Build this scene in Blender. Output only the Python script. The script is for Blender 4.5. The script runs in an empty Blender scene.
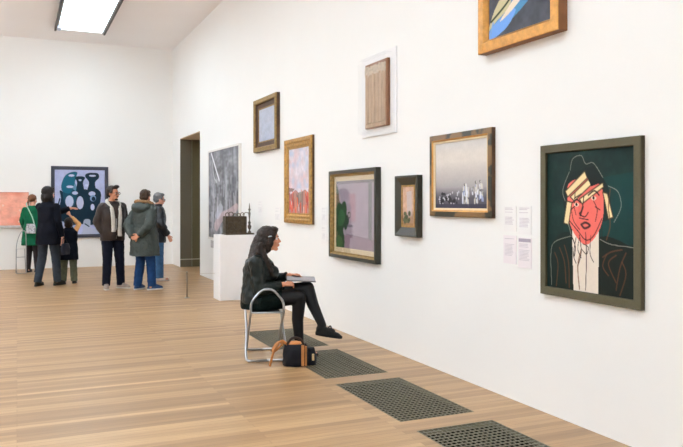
import bpy, bmesh, math, random
import numpy as np
from mathutils import Vector, Matrix, Euler
random.seed(7); np.random.seed(7)
C = bpy.context.scene.collection
R = math.radians
sc = bpy.context.scene

# ------------------------------------------------------------------ materials
def lin(c):
    return tuple((x/12.92 if x <= .04045 else ((x+.055)/1.055)**2.4) for x in c)
def rgb(r, g, b): return lin((r/255., g/255., b/255.))
MATS = {}
def mat(name, col, rough=.6, metal=0., var=.12, scale=14., bump=0., bscale=60., sheen=0., coat=0., stretch=(1, 1, 1)):
    if name in MATS: return MATS[name]
    m = bpy.data.materials.new(name); m.use_nodes = True; nt = m.node_tree; N = nt.nodes; L = nt.links
    b = N['Principled BSDF']; b.inputs['Roughness'].default_value = rough; b.inputs['Metallic'].default_value = metal
    b.inputs['Coat Weight'].default_value = coat
    if sheen: b.inputs['Sheen Weight'].default_value = sheen
    if metal == 0: b.inputs['Specular IOR Level'].default_value = .15 if rough >= .75 else (.3 if rough > .4 else .5)
    tc = N.new('ShaderNodeTexCoord'); mp = N.new('ShaderNodeMapping'); mp.inputs['Scale'].default_value = stretch
    L.new(tc.outputs['Object'], mp.inputs['Vector'])
    nz = N.new('ShaderNodeTexNoise'); nz.inputs['Scale'].default_value = scale; nz.inputs['Detail'].default_value = 4
    L.new(mp.outputs[0], nz.inputs['Vector'])
    rp = N.new('ShaderNodeValToRGB'); rp.color_ramp.elements[0].position = .3; rp.color_ramp.elements[1].position = .7
    c = rgb(*col)
    rp.color_ramp.elements[0].color = tuple(max(0, x*(1-var)) for x in c)+(1,)
    rp.color_ramp.elements[1].color = tuple(min(1, x*(1+var)) for x in c)+(1,)
    L.new(nz.outputs['Fac'], rp.inputs[0]); L.new(rp.outputs[0], b.inputs['Base Color'])
    if bump:
        n2 = N.new('ShaderNodeTexNoise'); n2.inputs['Scale'].default_value = bscale; n2.inputs['Detail'].default_value = 3
        L.new(mp.outputs[0], n2.inputs['Vector'])
        bp = N.new('ShaderNodeBump'); bp.inputs['Strength'].default_value = bump; bp.inputs['Distance'].default_value = .01
        L.new(n2.outputs['Fac'], bp.inputs['Height']); L.new(bp.outputs[0], b.inputs['Normal'])
    MATS[name] = m
    return m

def floor_mat():
    m = bpy.data.materials.new('oak_planks'); m.use_nodes = True; nt = m.node_tree; N = nt.nodes; L = nt.links
    b = N['Principled BSDF']
    tc = N.new('ShaderNodeTexCoord')
    br = N.new('ShaderNodeTexBrick'); br.offset = .37; br.offset_frequency = 2
    br.inputs['Scale'].default_value = 1; br.inputs['Brick Width'].default_value = 2.3; br.inputs['Row Height'].default_value = .06
    br.inputs['Mortar Size'].default_value = .0014; br.inputs['Mortar Smooth'].default_value = .3; br.inputs['Bias'].default_value = 0
    br.inputs['Color1'].default_value = (0, 0, 0, 1); br.inputs['Color2'].default_value = (1, 1, 1, 1); br.inputs['Mortar'].default_value = (.5, .5, .5, 1)
    L.new(tc.outputs['Object'], br.inputs['Vector'])
    r1 = N.new('ShaderNodeValToRGB'); e = r1.color_ramp.elements
    e[0].position = 0; e[0].color = rgb(146, 114, 80)+(1,); e[1].position = 1; e[1].color = rgb(192, 158, 116)+(1,)
    k = e.new(.5); k.color = rgb(172, 138, 98)+(1,); k = e.new(.9); k.color = rgb(180, 147, 106)+(1,)
    L.new(br.outputs['Color'], r1.inputs[0])
    mp = N.new('ShaderNodeMapping'); mp.inputs['Scale'].default_value = (1.6, 46, 1)
    L.new(tc.outputs['Object'], mp.inputs['Vector'])
    nz = N.new('ShaderNodeTexNoise'); nz.inputs['Scale'].default_value = 2.2; nz.inputs['Detail'].default_value = 6; nz.inputs['Roughness'].default_value = .6
    L.new(mp.outputs[0], nz.inputs['Vector'])
    r2 = N.new('ShaderNodeValToRGB'); e = r2.color_ramp.elements
    e[0].position = .3; e[0].color = (.74, .71, .68, 1); e[1].position = .68; e[1].color = (1.08, 1.08, 1.08, 1)
    L.new(nz.outputs['Fac'], r2.inputs[0])
    mx = N.new('ShaderNodeMix'); mx.data_type = 'RGBA'; mx.blend_type = 'MULTIPLY'; mx.inputs[0].default_value = 1
    L.new(r1.outputs[0], mx.inputs[6]); L.new(r2.outputs[0], mx.inputs[7])
    mp3 = N.new('ShaderNodeMapping'); mp3.inputs['Scale'].default_value = (.35, 9, 1)   # long pale and dark boards
    L.new(tc.outputs['Object'], mp3.inputs['Vector'])
    n3 = N.new('ShaderNodeTexNoise'); n3.inputs['Scale'].default_value = 1.1; n3.inputs['Detail'].default_value = 3
    L.new(mp3.outputs[0], n3.inputs['Vector'])
    r3 = N.new('ShaderNodeValToRGB'); e = r3.color_ramp.elements
    e[0].position = .35; e[0].color = (.86, .84, .82, 1); e[1].position = .66; e[1].color = (1.08, 1.08, 1.08, 1)
    L.new(n3.outputs['Fac'], r3.inputs[0])
    m3 = N.new('ShaderNodeMix'); m3.data_type = 'RGBA'; m3.blend_type = 'MULTIPLY'; m3.inputs[0].default_value = 1
    L.new(mx.outputs[2], m3.inputs[6]); L.new(r3.outputs[0], m3.inputs[7])
    m4 = N.new('ShaderNodeMix'); m4.data_type = 'RGBA'; m4.blend_type = 'MIX'   # seams
    L.new(br.outputs['Fac'], m4.inputs[0]); L.new(m3.outputs[2], m4.inputs[6]); m4.inputs[7].default_value = rgb(120, 88, 60)+(1,)
    L.new(m4.outputs[2], b.inputs['Base Color'])
    rr = N.new('ShaderNodeMapRange'); rr.inputs['To Min'].default_value = .3; rr.inputs['To Max'].default_value = .46
    L.new(nz.outputs['Fac'], rr.inputs[0]); L.new(rr.outputs[0], b.inputs['Roughness'])
    bp = N.new('ShaderNodeBump'); bp.inputs['Strength'].default_value = .12; bp.inputs['Distance'].default_value = .004
    L.new(nz.outputs['Fac'], bp.inputs['Height']); L.new(bp.outputs[0], b.inputs['Normal'])
    return m

def emit(name, col, s):
    m = bpy.data.materials.new(name); m.use_nodes = True; nt = m.node_tree
    nt.nodes.clear(); e = nt.nodes.new('ShaderNodeEmission'); o = nt.nodes.new('ShaderNodeOutputMaterial')
    nz = nt.nodes.new('ShaderNodeTexNoise'); nz.inputs['Scale'].default_value = 1
    mr = nt.nodes.new('ShaderNodeMapRange'); mr.inputs['To Min'].default_value = s*.97; mr.inputs['To Max'].default_value = s*1.03
    nt.links.new(nz.outputs['Fac'], mr.inputs[0]); nt.links.new(mr.outputs[0], e.inputs[1])
    e.inputs[0].default_value = (*col, 1); nt.links.new(e.outputs[0], o.inputs[0])
    return m
def glass(name, refl=.6):
    m = bpy.data.materials.new(name); m.use_nodes = True; nt = m.node_tree; nt.nodes.clear(); N = nt.nodes; L = nt.links
    o = N.new('ShaderNodeOutputMaterial'); t = N.new('ShaderNodeBsdfTransparent'); g = N.new('ShaderNodeBsdfGlossy'); g.inputs['Roughness'].default_value = .03
    f = N.new('ShaderNodeFresnel'); f.inputs['IOR'].default_value = 1.45; mu = N.new('ShaderNodeMath'); mu.operation = 'MULTIPLY'; mu.inputs[1].default_value = refl
    mx = N.new('ShaderNodeMixShader'); L.new(f.outputs[0], mu.inputs[0]); L.new(mu.outputs[0], mx.inputs[0]); L.new(t.outputs[0], mx.inputs[1]); L.new(g.outputs[0], mx.inputs[2])
    L.new(mx.outputs[0], o.inputs[0]); return m
def canvas_mat(name, rough=.55, bump=.25, coat=0.):
    m = bpy.data.materials.new(name); m.use_nodes = True; nt = m.node_tree; N = nt.nodes; L = nt.links
    b = N['Principled BSDF']; b.inputs['Roughness'].default_value = rough; b.inputs['Coat Weight'].default_value = coat; b.inputs['Specular IOR Level'].default_value = .15
    a = N.new('ShaderNodeAttribute'); a.attribute_name = 'paint'
    nz = N.new('ShaderNodeTexNoise'); nz.inputs['Scale'].default_value = 45; nz.inputs['Detail'].default_value = 5
    mr = N.new('ShaderNodeMapRange'); mr.inputs['To Min'].default_value = .93; mr.inputs['To Max'].default_value = 1.07
    tc = N.new('ShaderNodeTexCoord'); L.new(tc.outputs['Object'], nz.inputs['Vector'])
    mx = N.new('ShaderNodeVectorMath'); mx.operation = 'SCALE'
    L.new(nz.outputs['Fac'], mr.inputs[0]); L.new(a.outputs['Color'], mx.inputs[0]); L.new(mr.outputs[0], mx.inputs['Scale'])
    L.new(mx.outputs[0], b.inputs['Base Color'])
    bp = N.new('ShaderNodeBump'); bp.inputs['Strength'].default_value = bump; bp.inputs['Distance'].default_value = .003
    L.new(nz.outputs['Fac'], bp.inputs['Height']); L.new(bp.outputs[0], b.inputs['Normal'])
    return m

# ------------------------------------------------------------------ object helpers
def link(o, parent=None):
    C.objects.link(o)
    if parent: o.parent = parent
    return o
def thing(name, label, cat, loc=(0, 0, 0), rotz=0, group=None):
    o = bpy.data.objects.new(name, None); C.objects.link(o); o.empty_display_size = .1
    o.location = loc; o.rotation_euler = (0, 0, rotz); o['label'] = label; o['category'] = cat
    if group: o['group'] = group
    return o
def tag(o, label, cat, group=None):
    o['label'] = label; o['category'] = cat
    if group: o['group'] = group
    return o
def obj(name, bm, mats, parent=None, smooth=False, label=None):
    me = bpy.data.meshes.new(name); bm.to_mesh(me); bm.free()
    for m in (mats if isinstance(mats, (list, tuple)) else [mats]): me.materials.append(m)
    if smooth:
        for p in me.polygons: p.use_smooth = True
    o = link(bpy.data.objects.new(name, me), parent)
    if label: o['label'] = label
    return o
def structure(name, bm, mats):
    o = obj(name, bm, mats); o['kind'] = 'structure'; return o
def box(bm, x0, x1, y0, y1, z0, z1, mi=0, bevel=0):
    r = bmesh.ops.create_cube(bm, size=1)
    vs = r['verts']
    for v in vs: v.co = Vector(((x0+x1)/2+v.co.x*(x1-x0), (y0+y1)/2+v.co.y*(y1-y0), (z0+z1)/2+v.co.z*(z1-z0)))
    fs = set(f for v in vs for f in v.link_faces)
    for f in fs: f.material_index = mi
    if bevel:
        es = list(set(e for f in fs for e in f.edges))
        r = bmesh.ops.bevel(bm, geom=es, offset=bevel, segments=2, affect='EDGES', profile=.5)
        for f in r['faces']: f.material_index = mi
    return bm
def frame_axes(d):
    d = d.normalized(); up = Vector((0, 0, 1)) if abs(d.z) < .95 else Vector((1, 0, 0))
    a = d.cross(up).normalized(); b = a.cross(d).normalized(); return a, b
def tube(bm, pts, r, n=10, closed=False, mi=0):
    pts = [Vector(p) for p in pts]; k = len(pts); rs = r if isinstance(r, (list, tuple)) else [r]*k
    rings = []; prev = None
    for i, p in enumerate(pts):
        if closed: d = pts[(i+1) % k]-pts[i-1]
        else: d = pts[min(i+1, k-1)]-pts[max(i-1, 0)]
        d.normalize()
        if prev is None: a, b = frame_axes(d)
        else:
            a = prev-d*prev.dot(d)
            a = a.normalized() if a.length > 1e-5 else frame_axes(d)[0]
            b = a.cross(d).normalized()
        prev = a
        rings.append([bm.verts.new(p+(a*math.cos(t)+b*math.sin(t))*rs[i]) for t in [2*math.pi*j/n for j in range(n)]])
    m = k if closed else k-1
    for i in range(m):
        A, B = rings[i], rings[(i+1) % k]
        for j in range(n):
            f = bm.faces.new((A[j], A[(j+1) % n], B[(j+1) % n], B[j])); f.material_index = mi
    if not closed:
        for rg in (rings[0], rings[-1]):
            f = bm.faces.new(rg); f.material_index = mi
    bmesh.ops.recalc_face_normals(bm, faces=bm.faces[:])
    return bm
def smoothpath(pts, seg=5, closed=False):
    P = [Vector(p) for p in pts]; n = len(P); out = []
    rng = range(n if closed else n-1)
    for i in rng:
        p0 = P[i-1] if (closed or i > 0) else P[i]; p1 = P[i]; p2 = P[(i+1) % n]
        p3 = P[(i+2) % n] if (closed or i+2 < n) else p2
        for s in range(seg):
            t = s/seg
            out.append(.5*((2*p1)+(p2-p0)*t+(2*p0-5*p1+4*p2-p3)*t*t+(3*p1-p0-3*p2+p3)*t**3))
    if not closed: out.append(P[-1])
    return out

# ------------------------------------------------------------------ blob modelling (capsules, ellipsoids and lofts fused by voxel remesh)
class Blob:
    def __init__(s): s.bm = bmesh.new()
    def ell(s, c, r, rot=None, M=None, seg=16):
        T = Matrix.Translation(c) @ (rot.to_matrix().to_4x4() if rot else Matrix.Identity(4)) @ Matrix.Diagonal((*((r,)*3 if not hasattr(r, '__len__') else r), 1))
        if M: T = M @ T
        bmesh.ops.create_uvsphere(s.bm, u_segments=seg, v_segments=max(8, seg//2+2), radius=1, matrix=T); return s
    def cap(s, pts, rs, M=None, flat=False):
        pts = [Vector(p) for p in pts]
        if M: pts = [M @ p for p in pts]
        if not hasattr(rs, '__len__'): rs = [rs]*len(pts)
        for i in range(len(pts)-1):
            if (pts[i+1]-pts[i]).length > 1e-5: tube(s.bm, [pts[i], pts[i+1]], [rs[i], rs[i+1]], 14)
        for i, (p, r) in enumerate(zip(pts, rs)):
            if flat is True and i in (0, len(pts)-1): continue
            if flat == 'end' and i == len(pts)-1: continue
            bmesh.ops.create_uvsphere(s.bm, u_segments=14, v_segments=9, radius=r, matrix=Matrix.Translation(p))
        return s
    def loft(s, rings, M=None, n=28, p=2.3, cap=True):
        """rings: (x, y, z, rx, ry)"""
        R_ = []
        for (x, y, z, rx, ry) in rings:
            ring = []
            for j in range(n):
                t = 2*math.pi*j/n; c, q = math.cos(t), math.sin(t)
                v = Vector((x+rx*math.copysign(abs(c)**(2/p), c), y+ry*math.copysign(abs(q)**(2/p), q), z))
                if M: v = M @ v
                ring.append(s.bm.verts.new(v))
            R_.append(ring)
        for A, B in zip(R_, R_[1:]):
            for j in range(n): s.bm.faces.new((A[j], A[(j+1) % n], B[(j+1) % n], B[j]))
        s.bm.faces.new(R_[0][::-1]); s.bm.faces.new(R_[-1])
        return s
    def build(s, name, m, parent, voxel=.008, smooth=3, disp=0, dscale=.1, label=None):
        bmesh.ops.recalc_face_normals(s.bm, faces=s.bm.faces[:])
        me = bpy.data.meshes.new(name); s.bm.to_mesh(me); s.bm.free()
        t = bpy.data.objects.new('tmp', me); C.objects.link(t)
        md = t.modifiers.new('r', 'REMESH'); md.mode = 'VOXEL'; md.voxel_size = voxel; md.use_smooth_shade = True
        if smooth:
            md = t.modifiers.new('s', 'SMOOTH'); md.factor = .5; md.iterations = smooth
        if disp:
            tx = bpy.data.textures.new('folds', 'CLOUDS'); tx.noise_scale = dscale; tx.noise_depth = 2
            md = t.modifiers.new('d', 'DISPLACE'); md.texture = tx; md.strength = disp; md.mid_level = .5; md.texture_coords = 'LOCAL'
        dg = bpy.context.evaluated_depsgraph_get(); dg.update()
        me2 = bpy.data.meshes.new_from_object(t.evaluated_get(dg)); me2.name = name
        bpy.data.objects.remove(t); bpy.data.meshes.remove(me)
        me2.materials.clear(); me2.materials.append(m)
        for p in me2.polygons: p.use_smooth = True
        o = link(bpy.data.objects.new(name, me2), parent)
        if label: o['label'] = label
        return o

# ------------------------------------------------------------------ painting on a canvas grid (pigment only)
class Paint:
    def __init__(s, w, h, base, asp=1.):
        s.w, s.h, s.asp = w, h, asp
        s.u, s.v = np.meshgrid(np.linspace(0, 1, w), np.linspace(0, 1, h))
        s.c = np.zeros((h, w, 3)); s.c[:] = np.array(base)/255.
    def noise(s, sx, sy, seed):
        r = np.random.RandomState(seed); g = r.rand(sy+2, sx+2)
        x = s.u*sx; y = s.v*sy; i = x.astype(int); j = y.astype(int); fx = x-i; fy = y-j
        fx = fx*fx*(3-2*fx); fy = fy*fy*(3-2*fy)
        return (g[j, i]*(1-fx)+g[j, i+1]*fx)*(1-fy)+(g[j+1, i]*(1-fx)+g[j+1, i+1]*fx)*fy
    def put(s, a, col):
        a = np.clip(a, 0, 1)[..., None]; s.c = s.c*(1-a)+(np.array(col)/255.)*a; return s
    def mottle(s, amt, sx=20, sy=20, seed=1):
        n = s.noise(sx, sy, seed)*.6+s.noise(sx*3, sy*3, seed+9)*.4
        s.c = np.clip(s.c*(1+(n[..., None]-.5)*2*amt), 0, 1); return s
    def poly(s, pts, col, al=1.):
        inside = np.zeros(s.u.shape, bool); n = len(pts)
        for i in range(n):
            (x0, y0), (x1, y1) = pts[i], pts[(i+1) % n]
            if y0 == y1: continue
            cond = ((y0 > s.v) != (y1 > s.v)) & (s.u < (x1-x0)*(s.v-y0)/(y1-y0)+x0)
            inside ^= cond
        return s.put(inside*al, col)
    def blob(s, pts, col, al=1.):
        q = smoothpath([(a, b, 0) for a, b in pts], 6, True)
        return s.poly([(p.x, p.y) for p in q], col, al)
    def ell(s, cx, cy, rx, ry, col, al=1., rot=0):
        dx, dy = s.u-cx, (s.v-cy); c, q = math.cos(rot), math.sin(rot)
        X = (dx*c+dy*q)/rx; Y = (-dx*q+dy*c)/ry
        return s.put(((X*X+Y*Y) < 1)*al, col)
    def line(s, pts, wd, col, al=1., curve=True):
        if curve and len(pts) > 2: pts = [(p.x, p.y) for p in smoothpath([(a, b, 0) for a, b in pts], 5)]
        D = np.full(s.u.shape, 9.)
        for (x0, y0), (x1, y1) in zip(pts, pts[1:]):
            ax, ay = s.u-x0, (s.v-y0)*s.asp; bx, by = x1-x0, (y1-y0)*s.asp
            t = np.clip((ax*bx+ay*by)/(bx*bx+by*by+1e-9), 0, 1)
            D = np.minimum(D, np.hypot(ax-t*bx, ay-t*by))
        return s.put(np.clip((wd-D)/(wd*.5)+.5, 0, 1)*al, col)
    def mesh(s, name, x0, x1, z0, z1, y, m, parent, label=None):
        """u -> +x, v -> down; faces -y"""
        w, h = s.w, s.h
        co = np.zeros((h*w, 3)); co[:, 0] = (x0+(x1-x0)*s.u).ravel(); co[:, 2] = (z1-(z1-z0)*s.v).ravel(); co[:, 1] = y
        back = [(x0, y+.012, z1), (x1, y+.012, z1), (x1, y+.012, z0), (x0, y+.012, z0)]
        idx = np.arange(h*w).reshape(h, w)
        f = np.stack([idx[:-1, :-1], idx[1:, :-1], idx[1:, 1:], idx[:-1, 1:]], -1).reshape(-1, 4).tolist()
        n = h*w; co = co.tolist()+[list(b) for b in back]
        f.append([n, n+1, n+2, n+3])
        top = idx[0, :].tolist(); bot = idx[-1, :].tolist(); le = idx[:, 0].tolist(); ri = idx[:, -1].tolist()
        f.append(top+[n+1, n]); f.append([n+3, n+2]+bot[::-1]); f.append([n]+[n+3]+le[::-1]); f.append(ri+[n+2, n+1])
        me = bpy.data.meshes.new(name); me.from_pydata(co, [], f)
        a = me.color_attributes.new('paint', 'FLOAT_COLOR', 'POINT')
        col = np.ones((len(co), 4)); c = np.clip(s.c.reshape(-1, 3), 0, 1)
        col[:n, :3] = np.where(c <= .04045, c/12.92, ((c+.055)/1.055)**2.4); col[n:, :3] = .5
        a.data.foreach_set('color', col.ravel())
        me.materials.append(m); me.update()
        o = link(bpy.data.objects.new(name, me), parent)
        if label: o['label'] = label
        return o

def ring_frame(bm, w, z0, z1, prof, mi=None):
    """mitred moulding: prof = [(inset from outer edge, height from wall)], back to inner lip"""
    rings = []
    for (i, hgt) in prof:
        rings.append([bm.verts.new(p) for p in ((-w/2+i, -hgt, z0+i), (w/2-i, -hgt, z0+i), (w/2-i, -hgt, z1-i), (-w/2+i, -hgt, z1-i))])
    for k, (A, B) in enumerate(zip(rings, rings[1:])):
        for j in range(4):
            f = bm.faces.new((A[j], A[(j+1) % 4], B[(j+1) % 4], B[j])); f.material_index = (mi[k] if mi else 0)
    A, B = rings[-1], rings[0]
    for j in range(4): bm.faces.new((A[j], A[(j+1) % 4], B[(j+1) % 4], B[j]))
    bmesh.ops.recalc_face_normals(bm, faces=bm.faces[:])
    return bm

# ================================================================== SETTING
WX, BY, CZ = 3.44, 17.8, 5.18
X0, Y0 = -6.5, -5.0
white = mat('white_wall_paint', (245, 245, 244), .75, var=.012, scale=.7, bump=.05, bscale=180)
ceil_m = mat('ceiling_paint', (247, 245, 246), .8, var=.01, scale=.6)
DY0, DY1, DZ = 14.905, 16.92, 2.965
WT = .62
GR = [(3.05, 4.17), (4.385, 5.505), (5.71, 6.83), (7.03, 8.15)]; GX0, GX1 = 2.39, 2.99
# floor with four openings for the grilles
bm = bmesh.new()
xs = [X0-.3, GX0, GX1, 5.2]; ys = [Y0-.3]+[v for g in GR for v in g]+[BY+.3]
for i in range(3):
    for j in range(len(ys)-1):
        if i == 1 and j % 2 == 1: continue
        bm.faces.new([bm.verts.new(p) for p in ((xs[i], ys[j], 0), (xs[i+1], ys[j], 0), (xs[i+1], ys[j+1], 0), (xs[i], ys[j+1], 0))])
bmesh.ops.remove_doubles(bm, verts=bm.verts[:], dist=1e-4)
structure('floor', bm, floor_mat())
structure('ceiling', box(bmesh.new(), X0-.3, WX+WT, Y0-.3, BY+.3, CZ, CZ+.2), ceil_m)
structure('wall_back', box(bmesh.new(), X0-.3, WX+WT+1.2, BY, BY+.3, -.2, CZ), white)
structure('wall_left', box(bmesh.new(), X0-.3, X0, Y0, BY, -.2, CZ), white)
structure('wall_front', box(bmesh.new(), X0-.3, WX+WT, Y0-.3, Y0, -.2, CZ), white)
bm = bmesh.new()
box(bm, WX, WX+WT, Y0, DY0, -.2, CZ); box(bm, WX, WX+WT, DY1, BY, -.2, CZ); box(bm, WX, WX+WT, DY0, DY1, DZ, CZ)
structure('wall_right', bm, white)
# doorway lining : dark bronze jambs with a pale soffit
lining = mat('door_lining_bronze', (96, 90, 76), .5, var=.08, scale=2.5, stretch=(1, 1, .3))
lin2 = mat('door_lining_reflection', (92, 85, 60), .4, var=.08, scale=2.5, stretch=(1, 1, .3))  # olive half of the jamb: a reflection put into the colour
soffit = mat('soffit_bounce_beige', (206, 184, 150), .6, var=.05)  # warm floor bounce put into the beige
metal = mat('brushed_steel', (178, 178, 176), .35, metal=.9, var=.05)
bm = bmesh.new()
box(bm, WX+.004, WX+.27, DY1-.02, DY1-.001, 0, DZ-.001, 0); box(bm, WX+.276, WX+WT, DY1-.02, DY1-.001, 0, DZ-.001, 1)
box(bm, WX+.004, WX+WT, DY0+.001, DY0+.02, 0, DZ-.001, 0)
box(bm, WX+.004, WX+WT, DY0+.02, DY1-.02, DZ-.02, DZ-.001, 2)
structure('door_1', bm, [lining, lin2, soffit])
structure('trim_1', box(bmesh.new(), WX+.004, WX+WT, DY1-.034, DY1-.02, .165, .185), mat('pale_strip', (196, 186, 168), .4))
# room beyond the doorway
bm = bmesh.new()
box(bm, 5.1, 5.2, DY0-1.2, BY, -.1, 3.3); box(bm, WX+WT, 5.1, DY0-1.3, DY0-1.2, -.1, 3.3); box(bm, WX+WT, 5.1, DY0-1.2, BY, 3.2, 3.3)
structure('wall_beyond', bm, white)

# ceiling light panels: one visible, the rest unseen and added as light sources
diffuser = emit('light_diffuser', (.82, .975, 1.06), 5.3); diffuser_l = emit('added_row_diffuser', (.82, .975, 1.06), 3.1); up_d = emit('added_uplight', (.88, .965, 1.05), 18)
railm = mat('dark_light_rail', (62, 54, 50), .5); railin = mat('pale_light_rail', (150, 150, 148), .5)
def ceiling_light(x0, x1, y0, y1, label, drop=0):
    cx, cy = (x0+x1)/2, (y0+y1)/2
    t = thing('ceiling_light', label, 'ceiling light', (cx, cy, CZ-.06-drop), group=None)
    if drop:   # added unseen fitting: glowing top put in to brighten the ceiling
        obj('added_uplight', box(bmesh.new(), -(x1-x0)/2+.035, (x1-x0)/2-.035, -(y1-y0)/2, (y1-y0)/2, .06, .07), up_d, t)
        for sx in (-.3, .3):
            for sy in (-1.6, 1.6): obj('added_hanger', tube(bmesh.new(), [(sx, sy, .07), (sx, sy, .06+drop)], .004, 6), railm, t)
    a, b = (x1-x0)/2, (y1-y0)/2
    obj('diffuser', box(bmesh.new(), -a+.035, a-.035, -b, b, .03, .058), diffuser if x0 > 0 else diffuser_l, t)
    for s in (-1, 1):
        bm = bmesh.new(); x = s*a
        box(bm, min(x, x-s*.035), max(x, x-s*.035), -b, b, -.02, .058)
        obj('side_rail', bm, railm, t)
        bm = bmesh.new(); x = s*(a-.036); box(bm, min(x, x-s*.03), max(x, x-s*.03), -b, b, .0, .029)
        obj('inner_rail', bm, railin, t)
    if y1 > 16:
        bm = bmesh.new(); tube(bm, [(-a+.08, b-.45, 0), (-a+.08, b-.2, 0)], .05, 14); tube(bm, [(-a+.08, b-.32, .02), (-a+.08, b-.32, .06)], .02, 8)
        obj('spotlight', bm, mat('pale_blue_grey_metal', (190, 200, 222), .4), t, label='small pale spotlight clipped to the rail')
    return t
for y0, y1, l in ((12.3, 16.5, 'bright rectangular ceiling light panel with dark side rails above the visitors'), (7.4, 11.3, 'added light panel out of frame above the middle of the gallery'),
               (2.4, 6.4, 'added light panel out of frame above the portrait wall'), (-3.2, 1.0, 'added light panel out of frame behind the viewpoint')):
    ceiling_light(*((.72, 1.74) if y1 > 16 else (.1, 1.12)), y0, y1, l, 0)  # added unseen panels sit farther from the wall to even its light
for y0, y1, l in ((12.3, 16.5, 'far added light panel and uplight out of frame on the left row'), (7.4, 11.3, 'middle added light panel and uplight out of frame on the left row'), (2.4, 6.4, 'near added light panel and uplight out of frame on the left row'),
                  (-3.2, 1.0, 'last added light panel and uplight out of frame on the left row')):
    ceiling_light(-3.6, -2.58, y0, y1, l, .6)  # left row: unseen lamps added to light the room and ceiling

# floor grilles
gm = mat('grille_metal', (116, 110, 92), .5, metal=.2, var=.15); pit = mat('duct_black', (10, 10, 10), .9)
GL = ['dark metal floor grille nearest the viewer, cut by the bottom edge', 'dark metal floor grille, second from the bottom edge of the picture',
      'dark metal floor grille beside the dark bag and under the raised shoe', 'farthest dark metal floor grille, under the folding stool and seated visitor']
for (a, b), l in zip(GR, GL):
    t = thing('floor_grille', l, 'floor grille', ((GX0+GX1)/2, (a+b)/2, 0), group='floor grilles along the right wall')
    w, h = (GX1-GX0)/2-.001, (b-a)/2-.001
    bm = bmesh.new()
    box(bm, -w, w, -h, -h+.008, -.03, .001); box(bm, -w, w, h-.008, h, -.03, .001); box(bm, -w, -w+.008, -h, h, -.03, .001); box(bm, w-.008, w, -h, h, -.03, .001)
    obj('frame', bm, gm, t)
    bm = bmesh.new(); n = 24
    for i in range(1, n): y = -h+2*h*i/n; box(bm, -w, w, y-.0055, y+.0055, -.006, -.001)
    n = 16
    for i in range(1, n): x = -w+2*w*i/n; box(bm, x-.0025, x+.0025, -h, h, -.005, -.0005)
    obj('bars', bm, gm, t)
    bm = bmesh.new(); box(bm, -w, w, -h, h, -.16, -.15); box(bm, -w, -w+.004, -h, h, -.15, -.031); box(bm, w-.004, w, -h, h, -.15, -.031)
    box(bm, -w, w, -h, -h+.004, -.15, -.031); box(bm, -w, w, h-.004, h, -.15, -.031)
    obj('duct', bm, pit, t)

# ================================================================== PICTURES ON THE RIGHT WALL
def wall_thing(name, label, cat, ynear, yfar, z0, group=None, back=False):
    return thing(name, label, cat, (WX, (ynear+yfar)/2, z0), R(-90), group)
gold = mat('old_gilt', (166, 124, 58), .42, metal=.35, var=.35, scale=30, bump=.5, bscale=90)
gold2 = mat('bright_gilt', (192, 136, 62), .4, metal=.35, var=.2, scale=22, bump=.4, bscale=70)
gold3 = mat('dull_gilt', (140, 112, 60), .5, metal=.3, var=.35, scale=35, bump=.6, bscale=80)
dkbrown = mat('dark_brown_wood', (74, 50, 32), .5, var=.3, scale=12, bump=.2)
sidewood = mat('frame_side_wood', (128, 84, 50), .55, var=.15, scale=12)
olive = mat('olive_linen_frame', (88, 82, 62), .7, var=.06, scale=60, bump=.3, bscale=300)
olive_d = mat('olive_dark_side', (66, 60, 44), .7, var=.06)
blk = mat('near_black_wood', (44, 40, 30), .42, var=.2, scale=9)
green_blk = mat('greenish_black_lacquer', (40, 38, 26), .3, var=.25, scale=8)
cream = mat('cream_liner', (222, 204, 168), .7, var=.04)
whitef = mat('white_frame_paint', (232, 228, 224), .5, var=.03)
pane = glass('picture_glass', .25)

def std_picture(label, cat, yn, yf, z0, z1, prof, mi, mats, paint, depth, inset, name='framed_painting', canvas_lbl=None, cm=None, rootless=False):
    w = yf-yn; t = wall_thing(name, label, cat, yn, yf, z0)
    H = z1-z0
    obj('frame', ring_frame(bmesh.new(), w, 0, H, prof, mi), mats, t)
    if paint:
        paint.mesh('canvas', -w/2+inset, w/2-inset, inset, H-inset, -depth, cm or canvas_mat('painted_canvas'), t)
    return t, w, H

# --- 1 portrait
W_, H_ = .80, .93
P = Paint(190, 225, (22, 46, 42), H_/W_)
P.mottle(.25, 9, 9, 3)
P.poly([(.66, .2), (1, .17), (1, .64), (.66, .66)], (16, 60, 60), .75)
P.put(P.noise(6, 8, 5)*.25, (14, 24, 24))
P.blob([(.04, .98), (.06, .68), (.3, .6), (.33, 1.02)], (20, 34, 30)); P.blob([(.62, 1.02), (.6, .62), (.95, .66), (1, .8), (1, 1.02)], (22, 30, 26))
P.blob([(.25, .45), (.22, .25), (.34, .12), (.5, .08), (.62, .16), (.72, .28), (.74, .42), (.66, .5)], (20, 34, 32))
P.ell(.37, .09, .1, .06, (22, 38, 34))
P.poly([(.31, .5), (.62, .5), (.61, 1), (.33, 1)], (226, 214, 200))
P.blob([(.27, .24), (.45, .2), (.64, .26), (.67, .42), (.62, .56), (.5, .66), (.4, .64), (.29, .53), (.26, .38)], (222, 104, 94))
P.blob([(.27, .24), (.36, .28), (.38, .45), (.33, .55), (.27, .45)], (236, 120, 104), .5)
for a in ([(.23, .29), (.46, .15), (.49, .2), (.26, .33)], [(.29, .33), (.5, .21), (.54, .245), (.34, .36)], [(.4, .345), (.66, .235), (.67, .265), (.43, .38)],
          [(.25, .36), (.31, .37), (.27, .53), (.21, .52)], [(.66, .3), (.71, .31), (.77, .47), (.72, .48)]):
    P.poly(a, (232, 210, 160)); P.line(a+[a[0]], .006, (60, 44, 30), .8, curve=False)
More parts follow.
